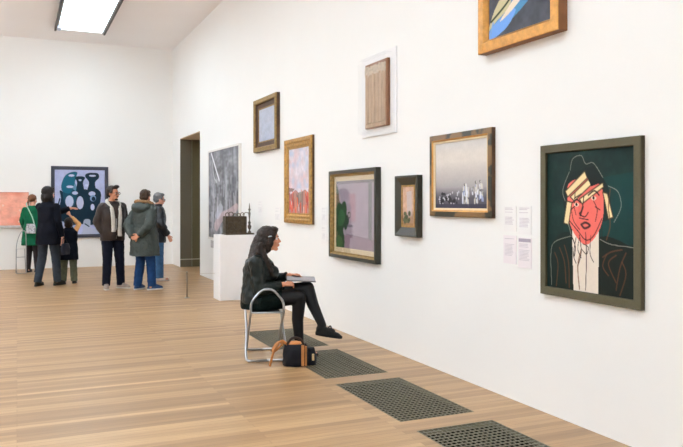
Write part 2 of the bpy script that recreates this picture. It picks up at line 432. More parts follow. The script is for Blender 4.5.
P.poly([(.46, .13), (.56, .12), (.68, .23), (.53, .26)], (18, 28, 28))
K = (36, 22, 22)
for pts, wd in (([(.32, .37), (.37, .35), (.41, .37)], .009), ([(.5, .32), (.57, .29), (.62, .32)], .009), ([(.45, .33), (.43, .42), (.4, .45), (.46, .47), (.5, .44)], .007),
                ([(.42, .525), (.47, .51), (.52, .53), (.46, .55), (.42, .525)], .012), ([(.34, .34), (.42, .31)], .007), ([(.44, .4), (.41, .46)], .012), ([(.56, .36), (.6, .42), (.58, .5)], .005), ([(.3, .4), (.33, .5), (.4, .56)], .005), ([(.36, .39), (.3, .42)], .007), ([(.4, .48), (.5, .49)], .006), ([(.58, .4), (.63, .42)], .006), ([(.35, .3), (.34, .38)], .006), ([(.28, .5), (.38, .57), (.47, .63), (.56, .6), (.65, .48)], .006), ([(.3, .6), (.35, .68), (.34, .75)], .007),
                ([(.4, .6), (.42, .72), (.38, .82)], .006), ([(.47, .58), (.48, .75), (.47, .98)], .006), ([(.53, .6), (.52, .72), (.56, .78)], .005), ([(.36, .62), (.33, .74), (.36, .8)], .006),
                ([(.44, .66), (.5, .68), (.48, .73), (.43, .7)], .005), ([(.4, .62), (.38, .7), (.42, .76)], .005), ([(.34, .41), (.36, .46)], .005)):
    P.line(pts, wd*.75, K, .85)
for cx, cy in ((.365, .385), (.56, .34)): P.ell(cx, cy, .03, .014, (230, 190, 170)); P.ell(cx, cy, .012, .012, (20, 16, 20))
for pts in ([(.06, .98), (.05, .75), (.1, .66), (.3, .61)], [(.63, .62), (.75, .65), (.98, .66)], [(.29, .14), (.32, .06), (.42, .04), (.47, .1), (.56, .1), (.66, .2)],
            [(.23, .36), (.2, .28), (.28, .15)], [(.72, .26), (.82, .3), (.85, .4), (.78, .5)], [(.3, .6), (.28, .55), (.25, .5)]):
    P.line(pts, .003, (176, 172, 158), .7)
for pts in ([(.4, .98), (.38, .82), (.42, .7)], [(.12, .98), (.14, .82), (.1, .74)], [(.28, .98), (.27, .8), (.22, .68)], [(.84, .98), (.9, .84), (.86, .76)], [(.74, .28), (.72, .4), (.74, .52), (.7, .62)], [(.16, .7), (.22, .8), (.24, .95)], [(.7, .72), (.66, .8), (.72, .86)], [(.8, .72), (.72, .78), (.8, .9)], [(.9, .7), (.84, .8), (.8, .95)], [(.66, .74), (.75, .7), (.86, .68)]):
    P.line(pts, .006, (104, 62, 38), .7)
t, w, H = std_picture('large portrait of a red face with cream bars on dark green, wide olive frame', 'painting', 3.26, 4.177, .849, 1.899,
    [(0, 0), (0, .03), (.004, .036), (.052, .037), (.056, .034), (.058, .018)], [1, 0, 0, 0, 1], [olive, olive_d], P, .016, .052, cm=canvas_mat('portrait_canvas', .45, .15))

# --- 2 top right, gilded box frame running out of the top of the picture
P = Paint(150, 150, (74, 76, 84), 1.0); P.mottle(.2, 8, 8, 4)
P.put((P.v < .45)*.5, (60, 58, 70))
P.blob([(.0, 1.0), (.02, .86), (.3, .7), (.62, .56), (.88, .3), (1, .2), (.9, .5), (.68, .72), (.4, .86), (.1, .97)], (78, 136, 178))
P.blob([(.02, 1.0), (.06, .88), (.36, .77), (.45, .8), (.3, .93)], (112, 158, 222))
P.blob([(.0, .9), (.12, .7), (.3, .56), (.5, .45), (.6, .4), (.42, .6), (.34, .74), (.12, .84)], (196, 186, 146))
P.blob([(.2, .84), (.45, .66), (.72, .48), (.96, .36), (.8, .56), (.55, .7), (.35, .8)], (228, 212, 192))
P.blob([(.1, .3), (.3, .12), (.6, .1), (.7, .3), (.4, .42)], (190, 150, 110)); P.blob([(.6, .5), (.9, .2), (.98, .05), (1, .3)], (150, 176, 190), .6)
P.line([(.05, .82), (.3, .7), (.5, .56)], .012, (50, 60, 40)); P.line([(.02, .98), (.08, .84)], .012, (120, 160, 210))
t, w, H = std_picture('figure painting in a bright gilded box frame, hung highest and cut by the top edge', 'painting', 3.934, 4.88, 2.673, 3.65,
    [(0, 0), (0, .078), (.006, .083), (.075, .086), (.085, .075), (.1, .055), (.105, .04)], [1, 0, 0, 0, 0, 0], [gold2, sidewood], P, .045, .095)
t.location.x = WX
for s in (-1,):
    obj('corner_ornament', box(bmesh.new(), s*(w/2-.05)-.028, s*(w/2-.05)+.028, -.092, -.084, .02, .075, bevel=.004), gold2, t)

# --- 3 misty landscape
P = Paint(150, 120, (218, 210, 202), .8)
P.put(np.clip((P.v-.3)/.4, 0, 1)*.8, (146, 141, 144)); P.put(np.clip((P.v-.68)/.16, 0, 1)*.9, (76, 74, 84)); P.put(np.clip((.2-P.v)/.2, 0, 1)*.4, (186, 190, 196))
P.mottle(.02, 12, 12, 8)
for i in range(14):
    r = random.Random(i); x = .05+r.random()*.4; y = .76+r.random()*.16
    P.ell(x, y, .015+.03*r.random(), .02+.03*r.random(), (34, 34, 38), .8)
for i in range(26):
    r = random.Random(50+i); x = .06+r.random()*.42; y = .74+r.random()*.2
    P.ell(x, y, .012, .016, (206, 206, 214), .75)
for i in range(70):
    r = random.Random(200+i); a = i % 2; x = (.54+.12*r.random()) if a else (.72+.2*r.random()); y = .68+.24*r.random()
    P.line([(x, y-.04), (x+.02*(r.random()-.5), y+.04*r.random())], .007+.006*r.random(), [(150, 162, 200), (226, 230, 240), (212, 208, 198), (96, 96, 100), (206, 204, 190)][r.randrange(5)], .85, False)
for x, y in ((.58, .65), (.78, .62), (.86, .61)): P.ell(x, y, .014, .02, (60, 60, 66)); P.ell(x+.01, y, .007, .01, (220, 216, 206))
P.put((P.v > .93)*.8, (58, 54, 70))
w = 5.698-4.756
t, w, H = std_picture('square misty grey seascape with pale figures, in a mottled brown and gold frame', 'painting', 4.756, 5.698, 1.372, 2.09,
    [(0, 0), (0, .034), (.006, .04), (.036, .042), (.05, .036), (.052, .032), (.066, .03), (.068, .02)], [1, 0, 0, 0, 2, 2, 2], [None, dkbrown, cream], P, .018, .062) if False else (None, w, .7)
tort = bpy.data.materials.new('tortoiseshell_gilt'); tort.use_nodes = True
nt = tort.node_tree; tc = nt.nodes.new('ShaderNodeTexCoord'); vz = nt.nodes.new('ShaderNodeTexNoise'); vz.inputs['Scale'].default_value = 5.5; vz.inputs['Detail'].default_value = 2
rp = nt.nodes.new('ShaderNodeValToRGB'); rp.color_ramp.elements[0].position = .47; rp.color_ramp.elements[0].color = rgb(44, 40, 24)+(1,); rp.color_ramp.elements[1].position = .53; rp.color_ramp.elements[1].color = rgb(122, 90, 50)+(1,)
nt.links.new(tc.outputs['Object'], vz.inputs['Vector']); nt.links.new(vz.outputs['Fac'], rp.inputs[0]); nt.links.new(rp.outputs[0], nt.nodes['Principled BSDF'].inputs['Base Color']); nt.nodes['Principled BSDF'].inputs['Roughness'].default_value = .38
t, w, H = std_picture('square misty grey seascape with pale figures, in a mottled brown and gold frame', 'painting', 4.756, 5.698, 1.372, 2.09,
    [(0, 0), (0, .034), (.006, .04), (.045, .042), (.058, .036), (.06, .032), (.074, .03), (.076, .02)], [1, 0, 0, 3, 3, 2, 2], [tort, dkbrown, cream, gold2], P, .018, .07)

# --- 4 small deep-framed picture
P = Paint(60, 120, (196, 160, 136), 2.2); P.mottle(.12, 6, 12, 2)
P.poly([(.35, .15), (.75, .12), (.8, .75), (.4, .8)], (188, 176, 176), .8); P.put(np.clip((P.v-.6)/.2, 0, 1)*.5, (120, 90, 70))
for i in range(20):
    r = random.Random(i+3); P.ell(.1+.5*r.random(), .66+.26*r.random(), .1, .05, (50, 60, 36) if i % 2 else (86, 90, 60), .8)
P.put((P.v > .92)*.6, (150, 110, 70))
t, w, H = std_picture('smallest framed picture, a narrow upright scene in a deep greenish black frame', 'painting', 5.887, 6.328, 1.168, 1.753,
    [(0, 0), (0, .055), (.005, .059), (.02, .058), (.09, .03), (.092, .034), (.108, .034), (.11, .028)], [1, 0, 0, 0, 2, 2, 2], [green_blk, blk, gold], P, .026, .1)

# --- 5 medium glazed print
P = Paint(130, 110, (176, 160, 176), .85)
P.put(np.clip(1-P.u/.5, 0, 1)*.5, (150, 146, 158)); P.poly([(.0, .78), (1, .82), (1, 1), (0, 1)], (150, 124, 140), .9)
P.blob([(-.05, 1), (-.05, .08), (.06, .12), (.1, .3), (.22, .38), (.3, .48), (.28, .62), (.2, .72), (.24, .85), (.2, 1.02)], (34, 66, 36))
P.blob([(.14, .38), (.24, .3), (.3, .4), (.26, .5)], (34, 66, 36)); P.blob([(.2, .55), (.32, .5), (.36, .6), (.26, .72)], (28, 58, 34)); P.blob([(.06, .5), (.16, .42), (.26, .52), (.2, .64), (.08, .66)], (52, 96, 56)); P.blob([(.02, .95), (.06, .8), (.18, .86), (.16, .98)], (80, 110, 60), .7)
P.poly([(.33, .46), (.4, .45), (.4, .55), (.33, .55)], (98, 92, 92)); P.poly([(.345, .48), (.385, .475), (.385, .53), (.345, .53)], (176, 166, 170))
P.poly([(.3, .64), (.48, .64), (.48, .67), (.3, .67)], (104, 96, 110), .7); P.poly([(.5, .0), (1, .0), (1, .03), (.5, .03)], (90, 110, 90), .5)
P.poly([(.86, .05), (.94, .05), (.94, .84), (.86, .82)], (98, 110, 98), .6); P.poly([(0, 0), (1, 0), (1, .05), (0, .05)], (116, 110, 116), .7)
P.line([(.28, .78), (.9, .82)], .004, (120, 104, 118)); P.mottle(.05, 10, 10, 4)
t, w, H = std_picture('lilac interior with a dark green plant shape, cream mount and glass, in a dark frame', 'framed print', 6.733, 7.975, .855, 1.862,
    [(0, 0), (0, .058), (.006, .064), (.04, .062), (.058, .04), (.07, .038), (.072, .02)], [0, 0, 0, 1, 1, 1], [green_blk, gold3], None, .02, .06, name='framed_print')
P.mesh('canvas', -w/2+.12, w/2-.12, .105, H-.115, -.0175, canvas_mat('print_paper', .5, .05), t)
bm = bmesh.new(); ring_frame(bm, w-.124, .062, H-.062, [(0, .006), (0, .02), (.05, .02), (.06, .0185), (.06, .006)])
obj('mount', bm, cream, t)
obj('glazing', box(bmesh.new(), -w/2+.066, w/2-.066, -.03, -.027, .066, H-.066), pane, t)

# --- 6 tall gilt frame, red picture
P = Paint(110, 130, (214, 206, 216), 1.1); P.mottle(.1, 8, 10, 6)
P.put(np.clip(P.noise(6, 9, 2)-.35, 0, 1)*1.2*(P.v < .62), (226, 176, 176)); P.put(np.clip(P.noise(9, 12, 12)-.45, 0, 1)*1.3*(P.v < .62), (180, 196, 222))
P.put((P.v > .67+.03*np.sin(P.u*14))*.9, (170, 120, 112))
for i in range(46):
    r = random.Random(i*3); x, y = r.random(), .7+.28*r.random()
    P.line([(x, y-.05), (x+.03*r.random(), y+.06)], .02, [(222, 74, 46), (186, 66, 46), (232, 130, 90), (110, 104, 100), (214, 196, 190), (150, 64, 70)][i % 6], .8, False)
P.poly([(.45, .68), (.72, .66), (.7, .82), (.5, .84)], (118, 116, 110), .7); P.poly([(0, .6), (.3, .62), (.2, .66), (0, .66)], (120, 92, 84), .8)
t, w, H = std_picture('tall picture of pink sky over red flowers in an ornate old gilt frame', 'painting', 8.58, 9.621, 1.213, 2.354,
    [(0, 0), (0, .03), (.01, .045), (.05, .048), (.07, .036), (.1, .034), (.12, .024), (.135, .026), (.14, .014)], [1, 0, 0, 0, 0, 0, 0, 0], [gold, dkbrown], P, .016, .13)

# --- 7 blue sky picture
P = Paint(90, 80, (172, 180, 198), .8); P.put(P.noise(5, 5, 8)*.5, (206, 206, 220)); P.put(np.clip((P.v-.8)/.2, 0, 1)*.5, (150, 160, 186)); P.mottle(.06, 12, 12, 3)
t, w, H = std_picture('pale blue grey picture in a stepped gold and dark brown frame, above the plinth', 'painting', 9.906, 10.993, 2.266, 3.075,
    [(0, 0), (0, .05), (.006, .066), (.06, .068), (.075, .05), (.08, .03), (.14, .022), (.145, .026), (.16, .024), (.162, .016)], [1, 0, 0, 0, 2, 2, 0, 0, 0], [gold3, dkbrown, dkbrown], P, .018, .15)

# --- 8 large grey canvas
P = Paint(170, 150, (120, 120, 124), .8); P.mottle(.5, 7, 14, 21)
P.put(np.clip(P.noise(16, 3, 5)-.45, 0, 1)*1.2, (188, 190, 198)); P.put(np.clip(P.noise(22, 5, 7)-.5, 0, 1)*1.3, (66, 66, 74))
P.put(np.clip((.3-P.v)/.3, 0, 1)*.45, (140, 140, 148))
P.poly([(.08, .1), (.3, .5), (.2, .55), (.06, .3)], (160, 160, 168), .6); P.line([(.1, .02), (.24, .18), (.38, .34)], .014, (226, 226, 232)); P.line([(.12, .1), (.2, .3), (.3, .36)], .01, (206, 208, 214), .8)
for i in range(24):
    r = random.Random(i+90); x, y = .1+.8*r.random(), .3+.5*r.random(); P.line([(x, y), (x+.06*(r.random()-.5), y+.16)], .007, (206, 206, 212) if i % 3 else (60, 60, 66), .7, False)
P.blob([(.2, .85), (.4, .72), (.7, .66), (.95, .6), (.9, .7), (.5, .8), (.3, .92)], (206, 176, 178), .6); P.blob([(.25, .74), (.4, .6), (.5, .66), (.35, .78)], (200, 204, 220), .6)
P.put(np.clip(P.noise(5, 6, 31)-.55, 0, 1)*(P.v > .6), (90, 88, 70))
t, w, H = std_picture('large grey abstract canvas with thin pale edge frame, behind the plinth', 'painting', 11.867, 14.038, .79, 2.49,
    [(0, 0), (0, .043), (.035, .043), (.037, .03)], [0, 0, 0], [whitef], P, .036, .036)

# --- 9 corrugated wood relief on a white board in an acrylic box
t = wall_thing('wood_relief', 'pale brown corrugated relief with frayed top on white board under clear acrylic', 'wall relief', 6.373, 7.149, 2.19)
w, H = .776, .855; t.location.x = WX-.002
obj('backing_board', box(bmesh.new(), -w/2, w/2, -.016, 0, 0, H, bevel=.002), mat('white_board', (240, 240, 242), .5, var=.01), t)
rw = mat('driftwood_tan', (184, 156, 128), .75, var=.2, scale=9, stretch=(3, 1, .6), bump=.4, bscale=70); rs = mat('brown_card_side', (134, 92, 66), .7, var=.1); rt = mat('pale_fringe', (206, 190, 170), .8, var=.2, scale=40)
rx0, rx1, rz0, rz1 = -.246, .262, .083, .76
bm = bmesh.new(); box(bm, rx0, rx1, -.045, -.016, rz0, rz1); obj('panel', bm, rs, t)
bm = bmesh.new(); n = 6
for i in range(n):
    a = rx0+.012+(rx1-rx0-.05)*i/n; b = rx0+.012+(rx1-rx0-.05)*(i+1)/n
    tube(bm, [((a+b)/2, -.044, rz0+.05), ((a+b)/2, -.044, rz1-.11-.012*(i % 2))], (b-a)/2*.93, 12)
for v in bm.verts: v.co.y = -.044+(v.co.y+.044)*.55
obj('corrugated_sheet', bm, rw, t)
bm = bmesh.new()
for i in range(26):
    a = rx0+.01+(rx1-rx0-.04)*i/26; h = .05+.03*random.random(); box(bm, a, a+.012, -.056, -.0455, rz1-.12-random.random()*.02, rz1-.02-.02*random.random())
obj('frayed_edge', bm, rt, t)
obj('lower_strip', box(bmesh.new(), rx0+.005, rx1-.03, -.05, -.0455, rz0+.01, rz0+.048), rw, t)
bm = bmesh.new(); box(bm, rx0-.07, rx1+.06, -.1, -.097, .03, H-.04)
for a in (rx0-.07, rx1+.057): box(bm, a, a+.003, -.097, -.0165, .03, H-.04)
box(bm, rx0-.067, rx1+.057, -.097, -.0165, H-.043, H-.04); box(bm, rx0-.067, rx1+.057, -.097, -.0165, .03, .033)
obj('acrylic_cover', bm, glass('acrylic', .12), t)

# --- wall labels
paper = mat('label_card', (244, 243, 243), .6, var=.01); ink = mat('label_print', (212, 206, 212), .7); inkd = mat('label_header', (168, 158, 172), .7)
pinkish = mat('label_card_pinkish', (242, 235, 239), .6, var=.01)
def wall_label(yn, yf, z0, z1, label, header=False, blocks=((.06, .12), (.22, .27), (.42, .74)), m=paper, im=None):
    w = yf-yn; H = z1-z0; t = wall_thing('wall_label', label, 'wall label', yn, yf, z0, 'text labels on the right wall')
    obj('card', box(bmesh.new(), -w/2, w/2, -.006, 0, 0, H), m, t)
    bm = bmesh.new()
    for (a, b) in blocks:
        z = H*(1-a)
        while z > H*(1-b):
            box(bm, -w*.4, w*(.18+.2*random.random()), -.0066, -.0055, z-.0055, z); z -= .0105
    obj('print', bm, im or ink, t)
    if header: obj('header_band', box(bmesh.new(), -w*.45, w*.45, -.0068, -.0055, H*.86, H*.97), inkd, t)
wall_label(4.49, 4.64, 1.275, 1.468, 'small white text label beside the portrait, upper left of the four')
wall_label(4.31, 4.465, 1.26, 1.47, 'small white text label beside the portrait, upper right of the four')
wall_label(4.49, 4.645, 1.03, 1.245, 'small white text label beside the portrait, lower left of the four', m=pinkish, blocks=((.1, .14), (.3, .7)))
wall_label(4.31, 4.465, 1.01, 1.235, 'small label with a darker header band beside the portrait, lower right of the four', header=True, m=pinkish, blocks=((.2, .3), (.4, .75)))
lightink = mat('faint_print', (230, 229, 231), .7)
wall_label(8.17, 8.34, 1.22, 1.44, 'faint white label left of the lilac interior print, upper one', im=lightink)
wall_label(8.17, 8.34, .99, 1.2, 'faint white label left of the lilac interior print, lower one', im=lightink)
wall_label(9.87, 10.12, 1.18, 1.43, 'faint white label just left of the tall red gilt picture', im=lightink)
wall_label(10.7, 10.93, 1.28, 1.52, 'faint white label behind the head of the seated visitor', im=lightink)
wall_label(13.74, 13.97, .62, .76, 'tiny grey label below the lower corner of the big grey canvas', m=mat('grey_card', (196, 194, 196), .6))

# ================================================================== PICTURES ON THE BACK WALL
P = Paint(170, 215, (170, 178, 216), 1.27); P.put(P.noise(5, 6, 3)*.45, (196, 200, 228)); P.mottle(.06, 14, 14, 2)
T = (14, 40, 56); T2 = (24, 92, 116)
P.blob([(.12, .45), (.1, .32), (.22, .36), (.34, .3), (.45, .34), (.6, .3), (.72, .34), (.8, .28), (.92, .36), (.9, .55), (.88, .8), (.7, .86), (.5, .84), (.25, .86), (.08, .7)], T)
P.blob([(.13, .24), (.2, .1), (.32, .04), (.44, .04), (.42, .12), (.38, .24), (.3, .36), (.16, .34)], T2)
P.blob([(.42, .36), (.44, .2), (.4, .12), (.5, .1), (.6, .12), (.56, .2), (.58, .36)], T)
P.blob([(.64, .36), (.68, .2), (.6, .1), (.66, .05), (.85, .05), (.88, .12), (.8, .2), (.82, .36)], T)
P.put(((P.u-.3)**2/.02+(P.v-.36)**2/.05 < 1)*.55, T2)
hol = (196, 202, 232)
for cx, cy, rx, ry in ((.29, .49, .08, .09), (.5, .51, .07, .1), (.74, .37, .07, .035), (.75, .58, .04, .05), (.4, .36, .06, .025), (.63, .24, .035, .02), (.3, .265, .07, .02), (.33, .09, .06, .018), (.75, .09, .07, .015), (.5, .16, .03, .015)):
    P.ell(cx, cy, rx, ry, hol, .92)
P.ell(.76, .44, .06, .05, (120, 150, 190)); P.ell(.77, .45, .04, .035, T)
P.blob([(.1, .88), (.15, .8), (.3, .84), (.45, .9), (.4, .99), (.1, .99)], (150, 160, 190), .8); P.blob([(.55, .95), (.58, .78), (.7, .78), (.72, .9), (.9, .92), (.9, .99), (.55, 1)], (176, 184, 206), .9)
P.line([(.2, .98), (.3, .86), (.42, .97)], .01, T); P.line([(.6, .84), (.68, .88)], .01, T); P.line([(.1, .45), (.06, .6), (.1, .72)], .012, T)
t = thing('framed_painting', 'tall abstract of dark teal shapes on pale blue, charcoal frame, on back wall', 'painting', (1.324, BY, .682))
w, H = 1.24, 1.634
ch = mat('charcoal_frame', (58, 60, 72), .5, var=.08)
obj('frame', ring_frame(bmesh.new(), w, 0, H, [(0, 0), (0, .05), (.07, .05), (.08, .03)]), ch, t)
P.mesh('canvas', -w/2+.076, w/2-.076, .076, H-.076, -.034, canvas_mat('back_canvas', .5, .2), t)
# coral panel
P = Paint(180, 70, (238, 168, 148), .4); P.mottle(.08, 14, 8, 5); P.put(np.clip(P.noise(12, 8, 9)-.5, 0, 1)*1.1, (240, 186, 164)); P.put(np.clip(P.noise(9, 5, 19)-.6, 0, 1)*1.4, (222, 124, 104))
for x, y in ((.9, .55), (.93, .62), (.97, .52), (.89, .9), (.7, .4), (.5, .7), (.3, .3)): P.ell(x, y, .012, .03, (244, 214, 200), .8)
t = thing('coral_panel', 'wide coral pink painting with pale flecks above a thin shelf, at the left edge', 'painting', (-.62, BY, .93))
w, H = 1.72, .79
obj('frame', ring_frame(bmesh.new(), w, .05, H, [(0, 0), (0, .045), (.012, .045), (.014, .03)]), mat('coral_edge', (214, 150, 132), .6), t)
P.mesh('canvas', -w/2+.013, w/2-.013, .063, H-.013, -.034, canvas_mat('coral_canvas', .6, .2), t)
obj('ledge', box(bmesh.new(), -w/2-.01, w/2+.01, -.07, 0, 0, .045, bevel=.004), mat('grey_white_ledge', (206, 204, 204), .5), t)

# ================================================================== PLINTH AND SCULPTURE
tag(obj('plinth', box(bmesh.new(), 2.81, 3.36, 10.85, 11.25, 0, .995, bevel=.003), mat('plinth_white', (240, 240, 242), .6, var=.008)), 'white box plinth standing near the wall behind the seated visitor', 'plinth')
br = mat('weathered_bronze', (68, 56, 40), .5, metal=.35, var=.35, scale=22, bump=.9, bscale=45); brl = mat('pale_worn_metal', (104, 92, 80), .45, metal=.5, var=.3, scale=30)
t = thing('bronze_sculpture', 'small weathered bronze box sculpture with looped crest and upright spindle on white plinth', 'sculpture', (3.085, 11.03, .995))
obj('base', box(bmesh.new(), -.17, .28, -.13, .14, 0, .025, bevel=.004), br, t)
bm = bmesh.new(); box(bm, -.165, .165, -.12, .1, .025, .285, bevel=.012)
box(bm, -.15, -.135, -.132, -.12, .03, .28); box(bm, .135, .15, -.132, -.12, .03, .28); box(bm, -.15, .15, -.132, -.12, .262, .28); box(bm, -.15, .15, -.132, -.12, .03, .045)
obj('casket', bm, br, t)
bm = bmesh.new()
for k in range(3):
    a = [(.03+.04*math.cos(q)*(1+.3*k)-.08*k+.03, -.126, .15+.05*math.sin(q)*(1+.2*k)-.01*k) for q in np.linspace(0, 5.2, 12)]
    tube(bm, a, .008, 8)
tube(bm, smoothpath([(-.12, -.126, .06), (-.06, -.128, .12), (-.02, -.126, .07), (.03, -.128, .1), (.1, -.126, .2)], 5), .009, 8)
obj('relief_scroll', bm, br, t, True)
for k, (x, r_) in enumerate(((-.12, .03), (-.06, .036), (.0, .022), (.06, .024), (.12, .03))):
    bm = bmesh.new(); pts = [(x+r_*math.cos(q), -.02, .285+r_*.8+r_*math.sin(q)) for q in np.linspace(0, 2*math.pi, 12, endpoint=False)]
    tube(bm, pts, .007, 8, closed=True)
    obj('crest_loop', bm, brl, t, True)
bm = bmesh.new(); prof = [(0, .022), (.02, .022), (.025, .01), (.05, .008), (.07, .02), (.1, .026), (.13, .012), (.16, .02), (.18, .01), (.2, .008), (.26, .012), (.3, .016), (.34, .008), (.36, .018), (.38, .008), (.42, .006), (.46, .003)]; prof = [(a, b*1.25) for a, b in prof]
for i in range(len(prof)-1): pass
tube(bm, [(.235, -.02, .025+a) for a, b in prof], [b for a, b in prof], 12)
obj('spindle', bm, brl, t, True)
bm = bmesh.new(); tube(bm, smoothpath([(.12, -.02, .3), (.17, -.02, .34), (.23, -.02, .33)], 4), .006, 8); obj('link_arm', bm, brl, t, True)

# barrier post with cord
t = thing('barrier_post', 'thin grey metal barrier post with a cord, on the floor left of the plinth', 'barrier', (2.427, 11.403, 0))
bm = bmesh.new(); tube(bm, [(0, 0, 0), (0, 0, .012)], .04, 20); obj('foot', bm, metal, t, True)
bm = bmesh.new(); tube(bm, [(0, 0, .012), (0, 0, .4)], .009, 10); obj('pole', bm, mat('post_grey', (120, 112, 100), .4, metal=.6), t, True)
bm = bmesh.new(); tube(bm, [(0, 0, .4), (0, 0, .415)], .014, 12); obj('cap', bm, metal, t, True)
bm = bmesh.new(); tube(bm, [(0, 0, .395), (.19, -.12, .388), (.383, -.26, .393)], .0025, 6); tube(bm, [(0, 0, .395), (-.12, .6, .41)], .0025, 6)
obj('cord', bm, mat('cord_grey', (190, 180, 168), .6), t, label='pale thin barrier cord')

# ================================================================== PEOPLE
skinA = mat('skin_light', (212, 156, 134), .5, var=.05, scale=18)
skinB = mat('skin_warm', (200, 138, 108), .5, var=.06, scale=18)
eyew = mat('eye_white', (225, 222, 218), .25, var=.02); iris = mat('iris_dark', (40, 28, 22), .2); lipm = mat('lips', (176, 96, 88), .45, var=.05)

def head_blob(B, M, nose=1., jaw=1., chin=1.):
    B.ell((-.012, 0, .03), (.1, .076, .092), M=M)
    B.ell((.022, 0, -.03), (.07, .06, .082), M=M)
    B.ell((.03, 0, -.065), (.052, .05*jaw, .045), M=M)
    B.ell((.062, 0, -.098), (.024*chin, .024, .02), M=M)
    B.ell((.072, 0, .03), (.02, .05, .012), M=M)
    for s in (-1, 1):
        B.ell((.06, s*.034, -.028), (.026, .024, .026), M=M); B.ell((-.004, s*.077, -.008), (.018, .009, .03), M=M)
    B.cap([(.086, 0, .012), (.088+.014*nose, 0, -.012), (.088+.025*nose, 0, -.026)], [.008, .009+.001*nose, .0105], M=M)
    for s in (-1, 1): B.ell((.094, s*.011, -.032), (.011, .009, .008), M=M)
    B.ell((.089, 0, -.056), (.013, .024, .0075), M=M); B.ell((.087, 0, -.068), (.012, .021, .008), M=M)
def face_parts(root, M, sc_, brow=None, lips=True, glasses=None, gt=1.):
    for s in (-1, 1):
        b = bmesh.new(); bmesh.ops.create_uvsphere(b, u_segments=12, v_segments=8, radius=.0118*sc_, matrix=Matrix.Translation(M @ Vector((.0755, s*.031, .006))))
        e = obj('eye', b, eyew, root, True)
        b = bmesh.new(); bmesh.ops.create_uvsphere(b, u_segments=10, v_segments=8, radius=.0068*sc_, matrix=Matrix.Translation(M @ Vector((.083, s*.031, .006))))
        obj('iris', b, iris, e, True)
        if brow:
            b = bmesh.new(); tube(b, [M @ Vector(p) for p in ((.092, s*.016, .024), (.0915, s*.032, .029), (.082, s*.048, .025))], [.0035*sc_, .004*sc_, .002*sc_], 8)
            obj('eyebrow', b, brow, root, True)
    if lips:
        b = bmesh.new()
        bmesh.ops.create_uvsphere(b, u_segments=12, v_segments=8, radius=1, matrix=M @ Matrix.Translation((.0915, 0, -.057)) @ Matrix.Diagonal((.0095, .021, .0055, 1)))
        bmesh.ops.create_uvsphere(b, u_segments=12, v_segments=8, radius=1, matrix=M @ Matrix.Translation((.0895, 0, -.067)) @ Matrix.Diagonal((.0095, .018, .006, 1)))
        obj('lips', b, lipm, root, True)
    if glasses:
        b = bmesh.new()
        for s in (-1, 1):
            tube(b, [M @ Vector((.104, s*.034+.024*math.cos(q), .004+.018*math.sin(q))) for q in np.linspace(0, 2*math.pi, 14, endpoint=False)], .003*sc_*gt, 6, closed=True)
            tube(b, [M @ Vector(p) for p in ((.104, s*.058, .01), (.05, s*.08, .01), (-.01, s*.084, .004))], .0025*sc_, 6)
        tube(b, [M @ Vector(p) for p in ((.104, -.011, .008), (.108, 0, .01), (.104, .011, .008))], .0025*sc_, 6)
        obj('glasses', b, glasses, root, True)
def hand_blob(B, wrist, d, nrm, thumb, sc_=1., curl=.5, spread=.0):
    """d finger direction, nrm out of the palm (fingers curl towards it), thumb side vector"""
    w = Vector(wrist); d = Vector(d).normalized(); nrm = Vector(nrm); nrm = (nrm-d*nrm.dot(d)).normalized(); th = d.cross(nrm)
    if th.dot(Vector(thumb)) < 0: th = -th
    k = sc_
    B.cap([w, w+d*.03*k], [.026*k, .022*k])
    for o in (-.026, -.009, .009, .026): B.cap([w+d*.01*k+th*o*.6*k, w+d*.085*k+th*o*k], [.014*k, .0125*k])
    for o, L in ((-.029, .058), (-.0095, .07), (.0105, .076), (.03, .068)):
        L *= k; a = w+d*.085*k+th*o*k; c1 = curl*.5; c2 = curl*1.2; c3 = curl*1.7
        p1 = a+(d*math.cos(c1)+nrm*math.sin(c1))*L*.45; p2 = p1+(d*math.cos(c2)+nrm*math.sin(c2))*L*.32; p3 = p2+(d*math.cos(c3)+nrm*math.sin(c3))*L*.23
        B.cap([a, p1, p2, p3], [.0095*k, .009*k, .0082*k, .007*k])
    a = w+d*.03*k+th*.024*k
    p1 = a+(d*.6+th*.75+nrm*.25).normalized()*.035*k; p2 = p1+(d*.85+th*.35+nrm*.35).normalized()*.028*k; p3 = p2+(d*.9+nrm*.4).normalized()*.018*k
    B.cap([a, p1, p2, p3], [.014*k, .0115*k, .0105*k, .009*k])
def shoe(root, ankle, toe_dir, m, sole, L=.27, w=.045, sc_=1., name='shoe', voxel=.007):
    a = Vector(ankle); d = Vector(toe_dir); d.z = 0; d.normalize(); z0 = 0
    q = Matrix.Translation((a.x, a.y, 0)) @ Matrix.Rotation(math.atan2(d.y, d.x), 4, 'Z') @ Matrix.Scale(sc_, 4)
    B = Blob(); B.loft([(.055, 0, .02, .14, w), (.055, 0, .05, .135, w*.95), (.03, 0, .075, .1, w*.85), (.0, 0, .1, .058, w*.88), (-.005, 0, .115, .05, w*.85)], M=q)
    s = B.build(name, m, root, voxel, 3)
    b = Blob(); b.loft([(.055, 0, .0, .143, w+.003), (.055, 0, .022, .143, w+.004)], M=q)
    b.build('sole', sole, s, voxel*.8, 1)
    if name == 'shoe':
        b = bmesh.new()
        for i in range(4):
            x = .045+i*.025; z = .098-i*.011; tube(b, [q @ Vector((x, -.02, z)), q @ Vector((x, 0, z+.006)), q @ Vector((x, .02, z))], .003*sc_, 6)
        obj('laces', b, sole, s, True)

